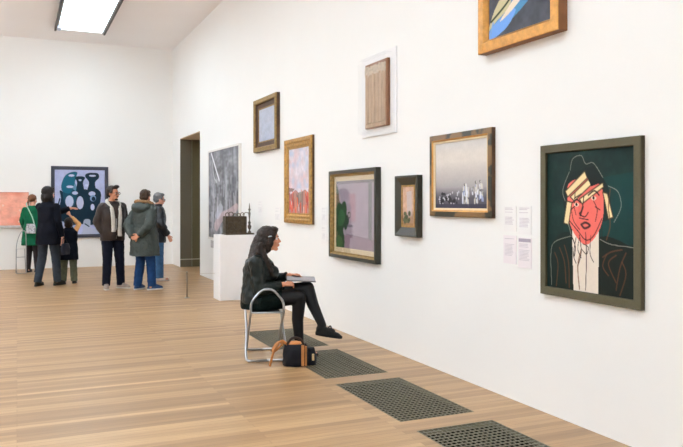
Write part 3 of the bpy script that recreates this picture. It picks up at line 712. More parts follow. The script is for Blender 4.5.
def standing(label, loc, rotz, height, skin, pose, voxel=.0075):
    """root + body, returns root, scale and joints in a local frame (x forward, y left, z up)"""
    k = height/1.75
    t = thing('person', label, 'person', loc, rotz)
    J = dict(hw=.095, kneeL=(.01, .1, .5), kneeR=(.01, -.1, .5), ankL=(-.02, .11, .085), ankR=(-.02, -.11, .085), sh=.185, shz=1.43,
             elL=(-.03, .25, 1.15), wrL=(.05, .25, .9), elR=(-.03, -.25, 1.15), wrR=(.05, -.25, .9), headyaw=0., headpitch=0., head=(.02, 0, 1.625),
             handL=((0, 0, -1), (0, -1, 0), (1, 0, 0)), handR=((0, 0, -1), (0, 1, 0), (1, 0, 0)), toeL=.15, toeR=-.15, curl=.5)
    J.update(pose)
    S = Matrix.Scale(k, 4)
    J['k'] = k; J['S'] = S
    v = lambda p: Vector(p)*k
    B = Blob()
    B.loft([(0, 0, .86, .09, .13), (0, 0, .95, .115, .165), (.005, 0, 1.08, .1, .14), (.005, 0, 1.25, .115, .165), (-.005, 0, 1.38, .1, .175), (-.01, 0, 1.46, .06, .1), (-.01, 0, 1.49, .05, .055)], M=S)
    for s, n in ((1, 'L'), (-1, 'R')):
        B.cap([v((0, s*J['hw'], .92)), v(J['knee'+n]), v(J['ank'+n])], [.085*k, .055*k, .038*k])
        a = Vector(J['ank'+n]); td = Vector((math.cos(J['toe'+n]), math.sin(J['toe'+n]), 0))
        B.cap([v(a-td*.03+Vector((0, 0, -.035))), v(a+td*.15+Vector((0, 0, -.05)))], [.034*k, .028*k])
        B.cap([v((0, s*J['sh']*.9, J['shz']-.02)), v(J['el'+n]), v(J['wr'+n])], [.05*k, .038*k, .026*k])
        h = J['hand'+n]; hand_blob(B, v(J['wr'+n]), h[0], h[1], h[2], k, J['curl'])
    B.cap([v((-.015, 0, 1.44)), v((Vector(J['head'])+Vector((-.015, 0, -.06))))], [.058*k, .052*k])
    hs = J.get('headscale', 1.)*k
    M = Matrix.Translation(v(J['head'])) @ Euler((0, R(J['headpitch']), R(J['headyaw']))).to_matrix().to_4x4() @ Matrix.Scale(hs, 4)
    head_blob(B, M); J['M'] = M; J['hs'] = hs
    B.build('body', skin, t, min(voxel, .0065), 2)
    return t, J
def trousers(t, J, m, bottom=.06, r=(.1, .072, .062), waist=1.0, voxel=.01, name='trousers', disp=.012):
    k = J['k']; B = Blob()
    B.loft([(0, 0, .84, .1, .165), (0, 0, .93, .125, .18), (.0, 0, waist, .118, .16)], M=J['S'])
    for s, n in ((1, 'L'), (-1, 'R')):
        kn = Vector(J['knee'+n]); an = Vector(J['ank'+n]); dd = (an-kn).normalized(); e = an+dd*(an.z-bottom)
        B.cap([Vector((0, s*J['hw'], .9))*k, kn*k, e*k], [r[0]*k, r[1]*k, r[2]*k], flat='end')
    return B.build(name, m, t, voxel, 3, disp, .07)
def coat(t, J, m, hem=.8, rx=.15, ry=.215, hx=.15, hy=.22, arm=.065, voxel=.01, disp=.014, name='jacket', hemx=0., thin=1., dsc=.09, sleeves='LR', cuff=.92):
    k = J['k']; B = Blob()
    B.loft([(hemx, 0, hem, hx, hy), (hemx*.5, 0, max(hem+.05, .97), (hx+rx)/2, (hy+ry)/2*.97), (0, 0, 1.1, rx*.93, ry*.9), (.0, 0, 1.28, rx*.97, ry*.97), (-.01, 0, 1.4, rx*.85, ry*.98), (-.012, 0, 1.455, rx*.62, ry*.68), (-.015, 0, 1.5, rx*.5, ry*.38)], M=J['S'])
    for s, n in ((1, 'L'), (-1, 'R')):
        if n not in sleeves: continue
        el = Vector(J['el'+n]); wr = Vector(J['wr'+n]); e = el+(wr-el)*cuff
        B.cap([Vector((-.01, s*J['sh']*.92, J['shz']-.03))*k, el*k, e*k], [arm*1.15*k, arm*k, arm*.8*k], flat='end')
    return B.build(name, m, t, voxel, 4, disp, dsc)
def hair(t, J, m, prims, name='hair', voxel=.006, disp=.012, ds=.02):
    B = Blob()
    for p in prims:
        if p[0] == 'e': B.ell(p[1], p[2], M=J['M'])
        else: B.cap(p[1], [r*J['hs'] for r in p[2]], M=J['M'])
    return B.build(name, m, t, voxel, 1, disp, ds)
SHORT = [('e', (-.03, 0, .052), (.1, .086, .09)), ('e', (-.055, 0, .0), (.065, .08, .07)), ('e', (.03, 0, .105), (.06, .065, .032)), ('e', (0, .07, .04), (.04, .015, .04)), ('e', (0, -.07, .04), (.04, .015, .04))]

brownhair = mat('dark_brown_hair', (34, 22, 16), .5, var=.35, scale=40, stretch=(1, 1, .3), bump=.6, bscale=120)
blackhair = mat('black_brown_hair', (24, 16, 13), .45, var=.4, scale=40, stretch=(1, 1, .2), bump=.5, bscale=120)
auburn = mat('auburn_hair', (108, 66, 38), .5, var=.3, scale=40, bump=.5, bscale=100)
midbrown = mat('mid_brown_hair', (62, 44, 30), .5, var=.35, scale=40, bump=.5, bscale=100)
greyhair = mat('grey_hair', (112, 112, 114), .55, var=.3, scale=40, bump=.5, bscale=100)
black = mat('black_rubber', (26, 25, 26), .6)
jean_d = mat('navy_denim', (14, 17, 32), .8, var=.2, scale=18, bump=.3); jean_m = mat('mid_blue_denim', (26, 56, 98), .8, var=.22, scale=16, bump=.3); jean_l = mat('light_blue_denim', (62, 100, 142), .8, var=.2, scale=16, bump=.3)

# --- visitor in green coat (back view)
greenc = mat('green_wool', (14, 92, 62), .8, var=.22, scale=8, bump=.4)
t, J = standing('person in a green coat with a ponytail and dark tights, facing the coral painting', (.3, 16.95, 0), R(62), 1.66, skinA,
    dict(elL=(.0, .24, 1.16), wrL=(.14, .26, .98), handL=((.5, 0, -.86), (0, -1, 0), (1, 0, 0)), elR=(-.04, -.24, 1.16), wrR=(.08, -.2, .98), headyaw=-12, headpitch=0, kneeL=(.02, .08, .5), kneeR=(.02, -.07, .5), ankL=(-.02, .085, .085), ankR=(.03, -.09, .085)))
trousers(t, J, mat('dark_tights', (28, 18, 22), .6, var=.1), r=(.097, .066, .05), bottom=.05, name='tights', disp=0)
coat(t, J, greenc, hem=.61, rx=.135, ry=.19, hx=.19, hy=.235, arm=.06, name='coat', disp=.02)
hair(t, J, auburn, [('e', (-.02, 0, .04), (.105, .088, .093)), ('e', (-.1, .0, .03), (.035, .035, .035)), ('c', [(-.11, 0, .02), (-.14, .01, -.05), (-.12, .02, -.13)], [.024, .024, .01])])
face_parts(t, J['M'], J['hs'], auburn)
shoe(t, Vector(J['ankL'])*J['k'], (1, .1, 0), black, black, w=.038, sc_=.92); shoe(t, Vector(J['ankR'])*J['k'], (1, -.15, 0), black, black, w=.038, sc_=.92)
# her shoulder bag
fr = Matrix.Translation(t.location) @ Matrix.Rotation(R(62), 4, 'Z')
bg = thing('shoulder_bag', 'pale patterned shoulder bag hanging behind the green coat', 'bag', fr @ Vector((-.24, -.1, .84)), R(62-90))
B = Blob(); B.loft([(0, -.02, 0, .1, .035), (0, -.02, .1, .11, .045), (0, -.02, .2, .09, .03)]); B.build('pouch', mat('patterned_cloth', (176, 176, 182), .8, var=.55, scale=26), bg, .008, 2)
bm = bmesh.new(); tube(bm, smoothpath([(.08, -.02, .18), (.0, .03, .35), (-.1, .06, .52), (-.17, .12, .62), (-.18, .22, .66)], 6), .011, 8); obj('strap', bm, mat('pale_strap', (160, 196, 176), .7), bg, True)
# gallery stool carried folded
steel = mat('satin_steel_tube', (176, 178, 182), .28, metal=.85, var=.04)
st = thing('folding_stool', 'folded metal gallery stool held beside the person in the green coat', 'folding stool', (.08, 16.62, 0), R(18), 'metal folding gallery stools')
bm = bmesh.new(); tube(bm, smoothpath([(-.09, 0, .012), (-.1, 0, .3), (-.09, 0, .62), (-.02, .0, .84), (.05, .0, .9), (.09, .0, .84), (.1, 0, .6), (.1, 0, .012)], 6), .009, 8); tube(bm, [(-.09, 0, .012), (.1, 0, .012)], .009, 8); obj('outer_frame', bm, steel, st, True)
bm = bmesh.new(); tube(bm, [(-.1, .03, .02), (-.08, .03, .52), (.08, .03, .52), (.1, .03, .02)], .008, 8); tube(bm, [(-.09, .015, .35), (.09, .015, .35)], .007, 8); obj('inner_frame', bm, steel, st, True)

# --- visitor with long dark hair in navy coat, pointing
navy = mat('navy_wool', (12, 14, 24), .85, var=.2, scale=9, bump=.3)
t, J = standing('person with shoulder-length dark hair in a long navy coat, pointing at the blue painting', (.51, 14.1, 0), R(52), 1.77, skinA,
    dict(elL=(.2, .0, 1.28), wrL=(.4, -.17, 1.37), handL=((1, -.25, 0), (0, -.2, -1), (0, -1, .4)), elR=(-.06, -.25, 1.13), wrR=(.03, -.27, .86), headyaw=-12,
         kneeL=(.0, .12, .5), kneeR=(.08, -.1, .5), ankL=(-.1, .14, .085), ankR=(.12, -.1, .085), curl=.35))
trousers(t, J, mat('grey_blue_trousers', (50, 56, 64), .8, var=.15, bump=.3), r=(.1, .078, .066))
coat(t, J, navy, hem=.73, rx=.145, ry=.195, hx=.175, hy=.22, arm=.06, name='coat', cuff=.95)
hair(t, J, blackhair, [('e', (-.03, 0, .045), (.112, .098, .1)), ('e', (-.065, 0, -.06), (.075, .098, .12)), ('e', (-.03, .075, -.07), (.06, .03, .1)), ('e', (-.03, -.075, -.06), (.055, .03, .1)), ('e', (.045, 0, .09), (.05, .07, .04))])
face_parts(t, J['M'], J['hs'], blackhair)
boot = mat('brown_boot', (44, 38, 28), .6)
shoe(t, Vector(J['ankL'])*J['k'], (1, .15, 0), boot, black); shoe(t, Vector(J['ankR'])*J['k'], (1, -.2, 0), boot, black)
fr = Matrix.Translation(t.location) @ Matrix.Rotation(R(52), 4, 'Z')
bg = thing('handbag', 'dark handbag held low beside the long navy coat', 'bag', fr @ Vector((.03, -.33, .56)), R(52))
B = Blob(); B.loft([(0, 0, 0, .12, .035), (0, 0, .12, .125, .045), (0, 0, .2, .1, .02)]); B.build('pouch', mat('dark_navy_leather', (28, 30, 44), .5, var=.2), bg, .008, 2)
bm = bmesh.new(); tube(bm, smoothpath([(-.07, 0, .19), (-.05, .02, .26), (0, .035, .29), (.05, .02, .26), (.07, 0, .19)], 4), .007, 8); obj('handle', bm, black, bg, True)

# --- boy
t, J = standing('small child in a navy top and olive trousers with one arm raised to the painting', (.87, 14.35, 0), R(84), 1.2, skinB,
    dict(elR=(.1, -.26, 1.58), wrR=(.24, -.02, 1.83), handR=((.3, .4, .9), (1, 0, 0), (0, 1, 0)), elL=(-.02, .27, 1.15), wrL=(.06, .27, .92), head=(.02, 0, 1.6), headscale=1.28,
         kneeL=(.01, .12, .5), kneeR=(.01, -.12, .5), ankL=(-.02, .14, .085), ankR=(-.02, -.14, .085), curl=.4), voxel=.006)
trousers(t, J, mat('olive_trousers', (90, 92, 74), .8, var=.25, bump=.3), r=(.12, .098, .09), voxel=.009)
top = coat(t, J, mat('navy_jersey', (11, 15, 27), .85, var=.2, bump=.3), hem=.64, rx=.165, ry=.24, hx=.175, hy=.25, arm=.075, voxel=.009, name='top', sleeves='L')
B = Blob(); B.cap([Vector((-.01, -.16, 1.39))*J['k'], Vector(J['elR'])*J['k'], (Vector(J['elR'])*.25+Vector(J['wrR'])*.75)*J['k']], [.07*J['k'], .062*J['k'], .05*J['k']], flat='end')
B.build('raised_sleeve', mat('tan_sleeve', (206, 154, 100), .8, var=.15, bump=.3), t, .007, 2, label='tan sleeve of the raised arm')
B = Blob(); B.loft([(-.01, 0, 1.4, .1, .15), (-.02, 0, 1.47, .085, .1)], M=J['S']); B.build('collar', mat('pale_grey_collar', (150, 152, 162), .8), t, .007, 2)
hair(t, J, brownhair, [('e', (-.03, 0, .045), (.104, .092, .095)), ('e', (-.055, 0, -.02), (.07, .085, .075)), ('e', (.03, 0, .105), (.06, .065, .032))])
face_parts(t, J['M'], J['hs'], brownhair)
for n in 'LR': shoe(t, Vector(J['ank'+n])*J['k'], (1, .1 if n == 'L' else -.1, 0), black, black, sc_=.75, w=.055)

# --- man with glasses and scarf
t, J = standing('man with glasses and moustache in a brown jacket, pale scarf and navy jeans', (1.51, 13.15, 0), R(-72), 1.77, skinB,
    dict(elL=(-.05, .255, 1.15), wrL=(.0, .18, .97), handL=((-.1, -.8, -.1), (0, -.2, -1), (1, 0, 0)), elR=(-.05, -.255, 1.15), wrR=(.0, -.18, .97), handR=((-.1, .8, -.1), (0, .2, -1), (1, 0, 0)), headyaw=28, curl=.3,
         kneeL=(.02, .12, .5), kneeR=(.02, -.1, .5), ankL=(-.0, .15, .085), ankR=(-.01, -.11, .085), toeL=.5, toeR=-.35))
trousers(t, J, jean_d, r=(.105, .08, .068))
brj = mat('brown_leather', (44, 34, 30), .42, var=.25, scale=9, bump=.35, bscale=40)
jk = coat(t, J, brj, hem=.83, rx=.165, ry=.225, hx=.15, hy=.205, arm=.07, disp=.02, cuff=1.06)
bm = bmesh.new(); tube(bm, [Vector(p)*J['k'] for p in ((.152, .0, .86), (.152, 0, 1.0), (.162, 0, 1.2))], .005, 6); obj('zip', bm, metal, jk, True)
B = Blob()
B.cap([Vector(p)*J['k'] for p in ((.03, .1, 1.46), (-.06, .07, 1.5), (-.085, 0, 1.52), (-.06, -.07, 1.5), (.03, -.1, 1.46))], [.035*J['k']]*5)
for s in (1, -1): B.cap([Vector(p)*J['k'] for p in ((.03, s*.1, 1.46), (.12, s*.07, 1.36), (.162, s*.062, 1.2), (.165, s*.055, 1.02), (.165, s*.055, .9 if s > 0 else .98))], [.035*J['k'], .036*J['k'], .034*J['k'], .036*J['k'], .038*J['k']], flat='end')
B.build('scarf', mat('off_white_knit', (196, 190, 182), .9, var=.08, scale=30, bump=.6, bscale=90), t, .008, 2, .01, .05)
hair(t, J, brownhair, SHORT+[('e', (.07, 0, .12), (.045, .06, .028))])
B = Blob(); B.ell((.097, 0, -.047), (.012, .028, .006), M=J['M']); B.ell((.068, 0, -.1), (.027, .034, .018), M=J['M']); B.build('moustache_and_beard', brownhair, t, .004, 1)
face_parts(t, J['M'], J['hs'], brownhair, glasses=mat('dark_red_glasses', (50, 12, 12), .3), gt=1.7)
br2 = mat('worn_brown_shoe', (150, 134, 124), .5, var=.3); soleL = mat('pale_sole', (190, 184, 176), .6)
shoe(t, Vector(J['ankL'])*J['k'], (math.cos(.5), math.sin(.5), 0), br2, soleL); shoe(t, Vector(J['ankR'])*J['k'], (math.cos(-.35), math.sin(-.35), 0), br2, soleL)

# --- visitor in grey-green parka, hands behind back
t, J = standing('person in a grey green hooded parka, blue jeans and trainers, hands clasped behind back', (2.0, 12.8, 0), R(38), 1.7, skinB,
    dict(elL=(-.16, .25, 1.14), wrL=(-.21, .08, .93), handL=((0, -.9, -.35), (-1, 0, 0), (0, .2, 1)), elR=(-.16, -.25, 1.14), wrR=(-.23, -.08, .96), handR=((0, .9, -.35), (-1, 0, 0), (0, -.2, 1)), headyaw=14,
         kneeL=(.0, .1, .5), kneeR=(.04, -.1, .5), ankL=(-.05, .12, .085), ankR=(.04, -.13, .085), curl=.8, headpitch=6))
trousers(t, J, jean_m, r=(.11, .085, .074))
park = mat('grey_green_parka', (60, 67, 64), .6, var=.12, scale=7, bump=.4, bscale=25)
jk = coat(t, J, park, hem=.6, rx=.175, ry=.235, hx=.225, hy=.27, arm=.08, disp=.03, dsc=.07, name='parka', cuff=.97)
B = Blob(); B.ell(Vector((-.13, 0, 1.44))*J['k'], (.1, .165, .1)); B.cap([Vector(p)*J['k'] for p in ((-.1, -.14, 1.46), (0, -.15, 1.47), (.07, -.09, 1.44))], [.06, .055, .04]); B.cap([Vector(p)*J['k'] for p in ((-.1, .14, 1.46), (0, .15, 1.47), (.07, .09, 1.44))], [.06, .055, .04])
hd = B.build('hood', park, t, .01, 4, .02, .08)
B = Blob(); B.cap([Vector(p)*J['k'] for p in ((.09, -.09, 1.42), (.04, -.155, 1.5), (-.06, -.17, 1.54), (-.13, -.08, 1.555), (-.14, 0, 1.56), (-.13, .08, 1.555), (-.05, .17, 1.54), (.04, .155, 1.5))], [.026]*8)
B.build('fur_trim', mat('tan_fur', (150, 118, 86), .9, var=.4, scale=60, bump=1, bscale=150), hd, .007, 1, .025, .015, label='tan fur edge of the hood')
hair(t, J, midbrown, SHORT+[('e', (.06, 0, .1), (.045, .06, .03))], disp=.02)
face_parts(t, J['M'], J['hs'], midbrown)
trn = mat('blue_trainer', (34, 64, 106), .6, var=.3, scale=20); solew = mat('white_sole', (206, 206, 206), .6)
shoe(t, Vector(J['ankL'])*J['k'], (1, .1, 0), trn, solew); shoe(t, Vector(J['ankR'])*J['k'], (math.cos(-.5), math.sin(-.5), 0), trn, solew)

# --- older man
t, J = standing('grey-haired person with glasses in a dark puffer jacket, pale jeans and white shoes', (2.43, 14.15, 0), R(14), 1.68, skinA,
    dict(elR=(-.02, -.25, 1.13), wrR=(.14, -.24, .9), handR=((.5, 0, -.86), (0, 1, 0), (1, 0, 0)), elL=(-.02, .25, 1.13), wrL=(.1, .25, .9), headyaw=-8, headpitch=8, head=(.06, 0, 1.61), ankR=(.02, -.1, .085), ankL=(-.06, .1, .085)))
trousers(t, J, jean_l, r=(.11, .09, .08))
puf = mat('dark_navy_nylon', (15, 22, 31), .4, var=.2, scale=8, bump=.3, bscale=30)
coat(t, J, puf, hem=.76, rx=.18, ry=.22, hx=.17, hy=.215, arm=.078, disp=.03, dsc=.06, cuff=.95)
B = Blob(); B.loft([(-.0, 0, 1.42, .115, .13), (.0, 0, 1.52, .1, .105)], M=J['S']); B.build('collar', puf, t, .008, 2, .012, .04)
hair(t, J, greyhair, SHORT)
face_parts(t, J['M'], J['hs'], greyhair, glasses=mat('thin_grey_glasses', (80, 76, 74), .3, metal=.5))
wsh = mat('white_shoe', (222, 214, 206), .6)
for n in 'LR': shoe(t, Vector(J['ank'+n])*J['k'], (1, 0, 0), wsh, soleL)

# --- seated visitor
RZ = R(-18)
SE = Vector((2.165, 6.79, 0))
t = thing('person', 'seated visitor with long dark hair, black jacket and tights, legs crossed, holding a pad', 'person', SE, RZ)
frm = Matrix.Translation(SE) @ Matrix.Rotation(RZ, 4, 'Z')
vx = .005
hipR, kneeR, ankR = Vector((.0, -.09, .565)), Vector((.365, -.1, .585)), Vector((.37, -.06, .09))
hipL, kneeL, ankL = Vector((.0, .08, .58)), Vector((.45, -.01, .66)), Vector((.585, -.11, .315))
elR, wrR = Vector((-.01, -.19, .665)), Vector((.215, -.135, .715)); elL, wrL = Vector((.05, .23, .69)), Vector((.28, .1, .775))
shR, shL = Vector((-.045, -.165, .93)), Vector((-.03, .165, .93))
B = Blob()
B.loft([(-.02, 0, .5, .12, .16), (-.02, 0, .58, .13, .175), (-.045, 0, .68, .1, .135), (-.03, 0, .8, .105, .145), (-.035, 0, .91, .085, .165), (-.02, 0, .965, .05, .09), (-.01, 0, .99, .045, .05)])
B.cap([hipR, kneeR, kneeR*.5+ankR*.5+Vector((-.015, 0, .03)), ankR], [.085, .06, .05, .036]); B.cap([hipL, kneeL, kneeL*.5+ankL*.5+Vector((-.02, 0, .02)), ankL], [.085, .058, .05, .034])
B.cap([ankR+Vector((-.03, 0, -.045)), ankR+Vector((.15, 0, -.06))], [.03, .022])
fd = Vector((.9, -.05, -.12)).normalized()
B.cap([ankL+Vector((-.02, 0, -.045)), ankL+Vector((-.02, 0, -.05))+fd*.11], [.03, .02])
for s_, e_, w_ in ((shR, elR, wrR), (shL, elL, wrL)): B.cap([s_, e_, w_], [.045, .036, .024])
hand_blob(B, wrR+Vector((.01, .0, 0)), (.95, .2, .02), (0, .7, -.7), (0, .3, 1), .78, 1.1)
hand_blob(B, wrL+Vector((.01, 0, 0)), (.97, -.25, .1), (0, -.4, -.9), (0, -1, .2), .8, .7)
MH = Matrix.Translation((.078, 0, 1.137)) @ Euler((0, R(-2), R(-2))).to_matrix().to_4x4() @ Matrix.Scale(.97, 4)
B.cap([(-.02, 0, .95), (.0, 0, 1.02), (.015, 0, 1.07)], [.055, .047, .045])
head_blob(B, MH, nose=.8)
B.build('body', skinB, t, vx, 2)
for s in (): pass
face_parts(t, MH, .97, blackhair)
# tights over both legs
tm = mat('black_tights', (11, 9, 12), .6, var=.12, scale=20)
B = Blob()
B.cap([hipR, kneeR, kneeR*.5+ankR*.5+Vector((-.018, 0, .03)), ankR], [.094, .068, .057, .041]); B.cap([hipL, kneeL, kneeL*.5+ankL*.5+Vector((-.02, 0, .02)), ankL], [.094, .066, .057, .041])
B.cap([ankR, ankR+Vector((-.03, 0, -.04)), ankR+Vector((.1, 0, -.055))], [.04, .034, .028]); B.cap([ankL, ankL+Vector((-.025, 0, -.04)), ankL+Vector((-.02, 0, -.05))+fd*.12], [.04, .036, .03])
B.build('tights', tm, t, .006, 4)
# skirt
B = Blob(); B.loft([(-.03, 0, .475, .165, .19), (-.025, 0, .53, .175, .2), (-.035, 0, .62, .15, .18), (-.045, 0, .7, .12, .155)])
B.cap([hipR, hipR*.45+kneeR*.55], [.115, .1], flat='end'); B.cap([hipL, hipL*.45+kneeL*.55], [.112, .095], flat='end')
B.build('skirt', mat('dark_green_wool', (9, 22, 20), .85, var=.15, bump=.4), t, .007, 4, .012, .06)
# jacket
jm = mat('black_jacket_leather', (15, 24, 22), .42, var=.2, scale=8, bump=.35, bscale=35, coat=.0)
B = Blob(); B.loft([(-.045, 0, .535, .15, .2), (-.05, 0, .6, .15, .195), (-.045, 0, .7, .135, .175), (-.025, 0, .8, .15, .18), (-.03, 0, .87, .14, .185), (-.04, 0, .935, .11, .18), (-.03, 0, .97, .075, .12), (-.015, 0, .995, .06, .07)])
B.ell((.1, .06, .815), (.075, .075, .075)); B.ell((.1, -.06, .815), (.075, .075, .075))
for s_, e_, w_ in ((shR, elR, wrR), (shL, elL, wrL)): B.cap([s_, (s_+e_)/2+Vector((-.005, 0, 0)), e_, e_+(w_-e_)*.5, e_+(w_-e_)*.9], [.072, .066, .062, .056, .045], flat='end')
jk = B.build('jacket', jm, t, .007, 4, .02, .06)
B = Blob(); B.cap([(-.05, -.07, .985), (.03, -.06, .97), (.1, -.03, .9), (.13, -.02, .83)], [.02, .022, .022, .018]); B.cap([(-.05, .07, .985), (.03, .06, .97), (.1, .03, .9), (.13, .02, .83)], [.02, .022, .022, .018]); B.cap([(-.05, -.07, .985), (-.085, 0, .99), (-.05, .07, .985)], [.02]*3)
B.build('lapel', jm, jk, .006, 2)
# hair : crown, long fall down the back and a lock over the shoulder
H = lambda *a: MH @ Vector(a)
B = Blob()
B.ell((-.022, 0, .042), (.107, .091, .097), M=MH); B.ell((.045, 0, .095), (.05, .068, .034), M=MH); B.ell((-.03, -.055, -.04), (.058, .036, .1), M=MH); B.ell((-.03, .055, -.04), (.058, .036, .1), M=MH)
B.ell((.036, -.07, .035), (.036, .018, .05), M=MH); B.ell((.015, -.075, -.02), (.03, .018, .06), M=MH); B.ell((.03, .07, .045), (.034, .018, .042), M=MH)
B.ell((-.06, 0, -.05), (.06, .078, .11), M=MH)
B.cap([(-.02, -.03, 1.06), (-.06, -.05, .96), (-.105, -.07, .86), (-.145, -.06, .77), (-.165, -.05, .72)], [.07, .054, .04, .028, .014])
B.cap([(-.02, .03, 1.06), (-.06, .05, .96), (-.105, .05, .86), (-.14, .04, .78)], [.066, .052, .036, .016])
B.cap([(-.0, 0, 1.12), (-.035, 0, 1.06), (-.06, 0, .98), (-.1, 0, .88)], [.08, .07, .062, .045]); B.cap([(-.03, -.06, 1.06), (-.06, -.1, .97), (-.1, -.13, .88), (-.13, -.12, .8)], [.05, .04, .03, .014])
B.cap([(.0, -.085, 1.08), (.02, -.1, .99), (.05, -.115, .92), (.09, -.115, .84), (.105, -.11, .78)], [.034, .036, .036, .03, .012])
B.build('hair', mat('dark_chestnut_hair', (36, 24, 17), .45, var=.5, scale=30, stretch=(1, 1, .15), bump=.5, bscale=120), t, .005, 1, .014, .02)
bm = bmesh.new()
tube(bm, [MH @ Vector(p) for p in ((.03, -.1, .035), (.012, -.107, .036), (-.006, -.11, .03))], [.004, .007, .004], 10); obj('hair_clip', bm, mat('pale_blue_clip', (190, 206, 216), .3, metal=.3), t, True)
# shoes
sm = mat('black_suede', (11, 14, 16), .6, var=.15)
B = Blob(); a = ankR+Vector((-.05, 0, 0)); B.loft([(a.x+.105, a.y, .005, .13, .04), (a.x+.105, a.y, .03, .13, .042), (a.x+.07, a.y, .06, .09, .036), (a.x+.04, a.y, .085, .055, .034)]); s1 = B.build('shoe', sm, t, .006, 3)
Q = Matrix.Translation(ankL+Vector((-.055, 0, -.085))) @ Matrix.Rotation(math.atan2(-.05, .9), 4, 'Z') @ Matrix.Rotation(R(9), 4, 'Y')
B = Blob(); B.loft([(.12, 0, -.012, .13, .036), (.12, 0, .012, .135, .041), (.1, 0, .04, .11, .037), (.05, 0, .065, .06, .035), (.045, 0, .08, .05, .034)], M=Q); s2 = B.build('shoe', sm, t, .006, 3)
bm = bmesh.new()
for s in (-1, 1): tube(bm, [Q @ Vector(p) for p in smoothpath([(.1, 0, .075), (.12, s*.02, .095), (.135, s*.03, .075), (.1, 0, .072)], 4)], .004, 6)
obj('bow', bm, sm, s2, True)

# sketch pad and pencil in her hands
pd = thing('sketch_pad', 'open grey sketch pad resting on the lap of the seated visitor', 'sketch pad', frm @ Vector((.385, .0, .744)), RZ)
bm = bmesh.new(); box(bm, -.14, .14, -.11, .11, 0, .008, bevel=.001); o = obj('cover', bm, mat('grey_card_cover', (96, 94, 98), .6), pd); o.rotation_euler = (R(6), R(3), 0)
bm = bmesh.new(); box(bm, -.135, .137, -.105, .105, .0085, .013); o = obj('pages', bm, mat('pad_paper', (150, 148, 152), .6, var=.05), pd); o.rotation_euler = (R(6), R(3), 0)

# folding stool under her
st = thing('folding_stool', 'metal folding stool with a tall tube hoop, under the seated visitor', 'folding stool', (2.212, 6.82, 0), R(-13), 'metal folding gallery stools')
def rounded(pts, r=.04):
    P = [Vector(p) for p in pts]; out = [P[0]]
    for a, b, c in zip(P, P[1:], P[2:]):
        u = (a-b).normalized(); v = (c-b).normalized(); q = min(r, (a-b).length*.45, (c-b).length*.45)
        for s in np.linspace(0, 1, 6): out.append((b+u*q)*(1-s)**2+b*2*s*(1-s)+(b+v*q)*s**2)
    return out+[P[-1]]
hw = .154
bm = bmesh.new()
tube(bm, rounded([(0, .26, .012), (-hw-.01, .26, .012), (-hw, .0, .27), (-hw, -.28, .46), (-hw, -.28, .56), (-.05, -.28, .68), (.05, -.28, .68), (hw, -.28, .56), (hw, -.28, .46), (hw, .0, .27), (hw+.01, .26, .012), (0, .26, .012)], .045), .0115, 12)
obj('hoop_frame', bm, steel, st, True)
bm = bmesh.new(); g = hw+.028
tube(bm, rounded([(0, -.28, .013), (-g-.015, -.28, .013), (-g-.012, -.17, .08), (-g+.006, .0, .27), (-g+.006, .26, .46), (g-.006, .26, .46), (g-.006, .0, .27), (g+.012, -.17, .08), (g+.015, -.28, .013), (0, -.28, .013)], .045), .0115, 12)
obj('leg_frame', bm, steel, st, True)
bm = bmesh.new(); tube(bm, [(-g, 0, .27), (-hw+.006, 0, .27)], .008, 10); tube(bm, [(g, 0, .27), (hw-.006, 0, .27)], .008, 10); obj('pivot', bm, metal, st, True)
bm = bmesh.new(); tube(bm, [(-hw, -.28, .46), (hw, -.28, .46)], .009, 10); obj('cross_bar', bm, steel, st, True)
bm = bmesh.new(); n = 10
for i in range(n):
    y0, y1 = -.28+.52*i/n, -.28+.52*(i+1)/n; z = lambda y: .452-.02*(1-(y/.26)**2)
    vs = [bm.verts.new(p) for p in ((-hw+.012, y0, z(y0)), (hw-.012, y0, z(y0)), (hw-.012, y1, z(y1)), (-hw+.012, y1, z(y1)))]
    vs2 = [bm.verts.new(v.co+Vector((0, 0, .006))) for v in vs]
    bm.faces.new(vs[::-1]); bm.faces.new(vs2)
    for j in range(4): bm.faces.new((vs[j], vs[(j+1) % 4], vs2[(j+1) % 4], vs2[j]))
obj('sling_seat', bm, mat('black_canvas', (18, 18, 20), .85), st)

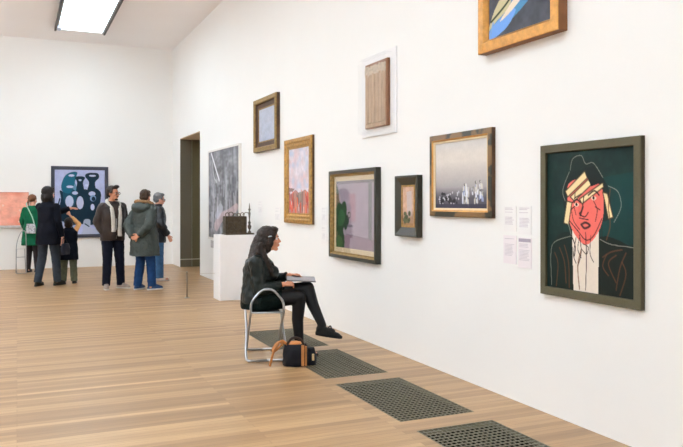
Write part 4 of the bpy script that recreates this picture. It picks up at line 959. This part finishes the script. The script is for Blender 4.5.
# bag on the floor
bg = thing('handbag', 'dark navy bag with tan leather trim and straps, on floor by the stool', 'bag', (2.34, 6.3, 0), R(-20))
nv = mat('dark_navy_canvas', (10, 11, 22), .7, var=.2, bump=.3); tan = mat('tan_leather', (176, 116, 66), .5, var=.2, bump=.2); lng = mat('orange_lining', (216, 146, 90), .6, var=.2)
B = Blob(); B.loft([(0, 0, 0, .115, .075), (0, 0, .03, .122, .085), (0, 0, .15, .115, .08), (.0, 0, .2, .1, .06)]); 
bb = B.build('pouch', nv, bg, .006, 3, .012, .05)
B = Blob(); B.ell((-.01, -.01, .205), (.075, .05, .022)); B.build('open_mouth', lng, bg, .005, 2, .012, .03)
bm = bmesh.new(); box(bm, .05, .078, -.094, -.08, .01, .2, bevel=.004); box(bm, .085, .1, -.085, -.07, .01, .19, bevel=.004); obj('trim_band', bm, tan, bg)
for pts in ([(-.07, -.03, .19), (-.13, -.05, .235), (-.19, -.06, .16), (-.225, -.06, .05), (-.235, -.06, .008)], [(-.08, .03, .19), (-.16, .02, .21), (-.21, -.02, .15), (-.19, -.03, .14), (-.12, -.02, .2)],
            [(-.08, -.04, .2), (-.03, -.05, .26), (.04, -.05, .25), (.075, -.04, .19)]):
    bm = bmesh.new(); tube(bm, smoothpath(pts, 6), .011, 8); obj('strap', bm, tan if pts[1][0] < -.05 else mat('dark_strap', (50, 36, 30), .5), bg, True)
B = Blob(); B.loft([(.14, .02, .0, .05, .05), (.14, .02, .06, .055, .055), (.13, .02, .16, .04, .04)]); B.build('side_pocket', nv, bg, .006, 3, .012, .04)
bm = bmesh.new(); box(bm, .148, .17, -.045, -.03, .05, .11, bevel=.003); obj('pocket_tab', bm, mat('pale_tan_tab', (206, 176, 130), .5), bg)

# ================================================================== CAMERA, WORLD, VIEW
cam = bpy.data.cameras.new('camera'); co = bpy.data.objects.new('camera', cam); C.objects.link(co)
cam.sensor_width = 36; cam.lens = 730/683*36; cam.shift_y = -(223.5-202)/683; cam.clip_start = .05; cam.clip_end = 200
co.location = (0, 0, 1.5); co.rotation_euler = (R(90), 0, -math.atan((341.5-17)/730))
sc.camera = co
w = bpy.data.worlds.new('world'); sc.world = w; w.use_nodes = True
w.node_tree.nodes['Background'].inputs[0].default_value = (.9, .95, 1, 1); w.node_tree.nodes['Background'].inputs[1].default_value = .3
sc.view_settings.view_transform = 'Standard'; sc.view_settings.look = 'None'; sc.view_settings.gamma = 1; sc.view_settings.use_curve_mapping = False
sc.view_settings.exposure = 0.5
sc.cycles.max_bounces = 12; sc.cycles.diffuse_bounces = 10; sc.cycles.glossy_bounces = 4; sc.cycles.transparent_max_bounces = 12
sc.cycles.use_denoising = True; sc.cycles.sample_clamp_indirect = 6
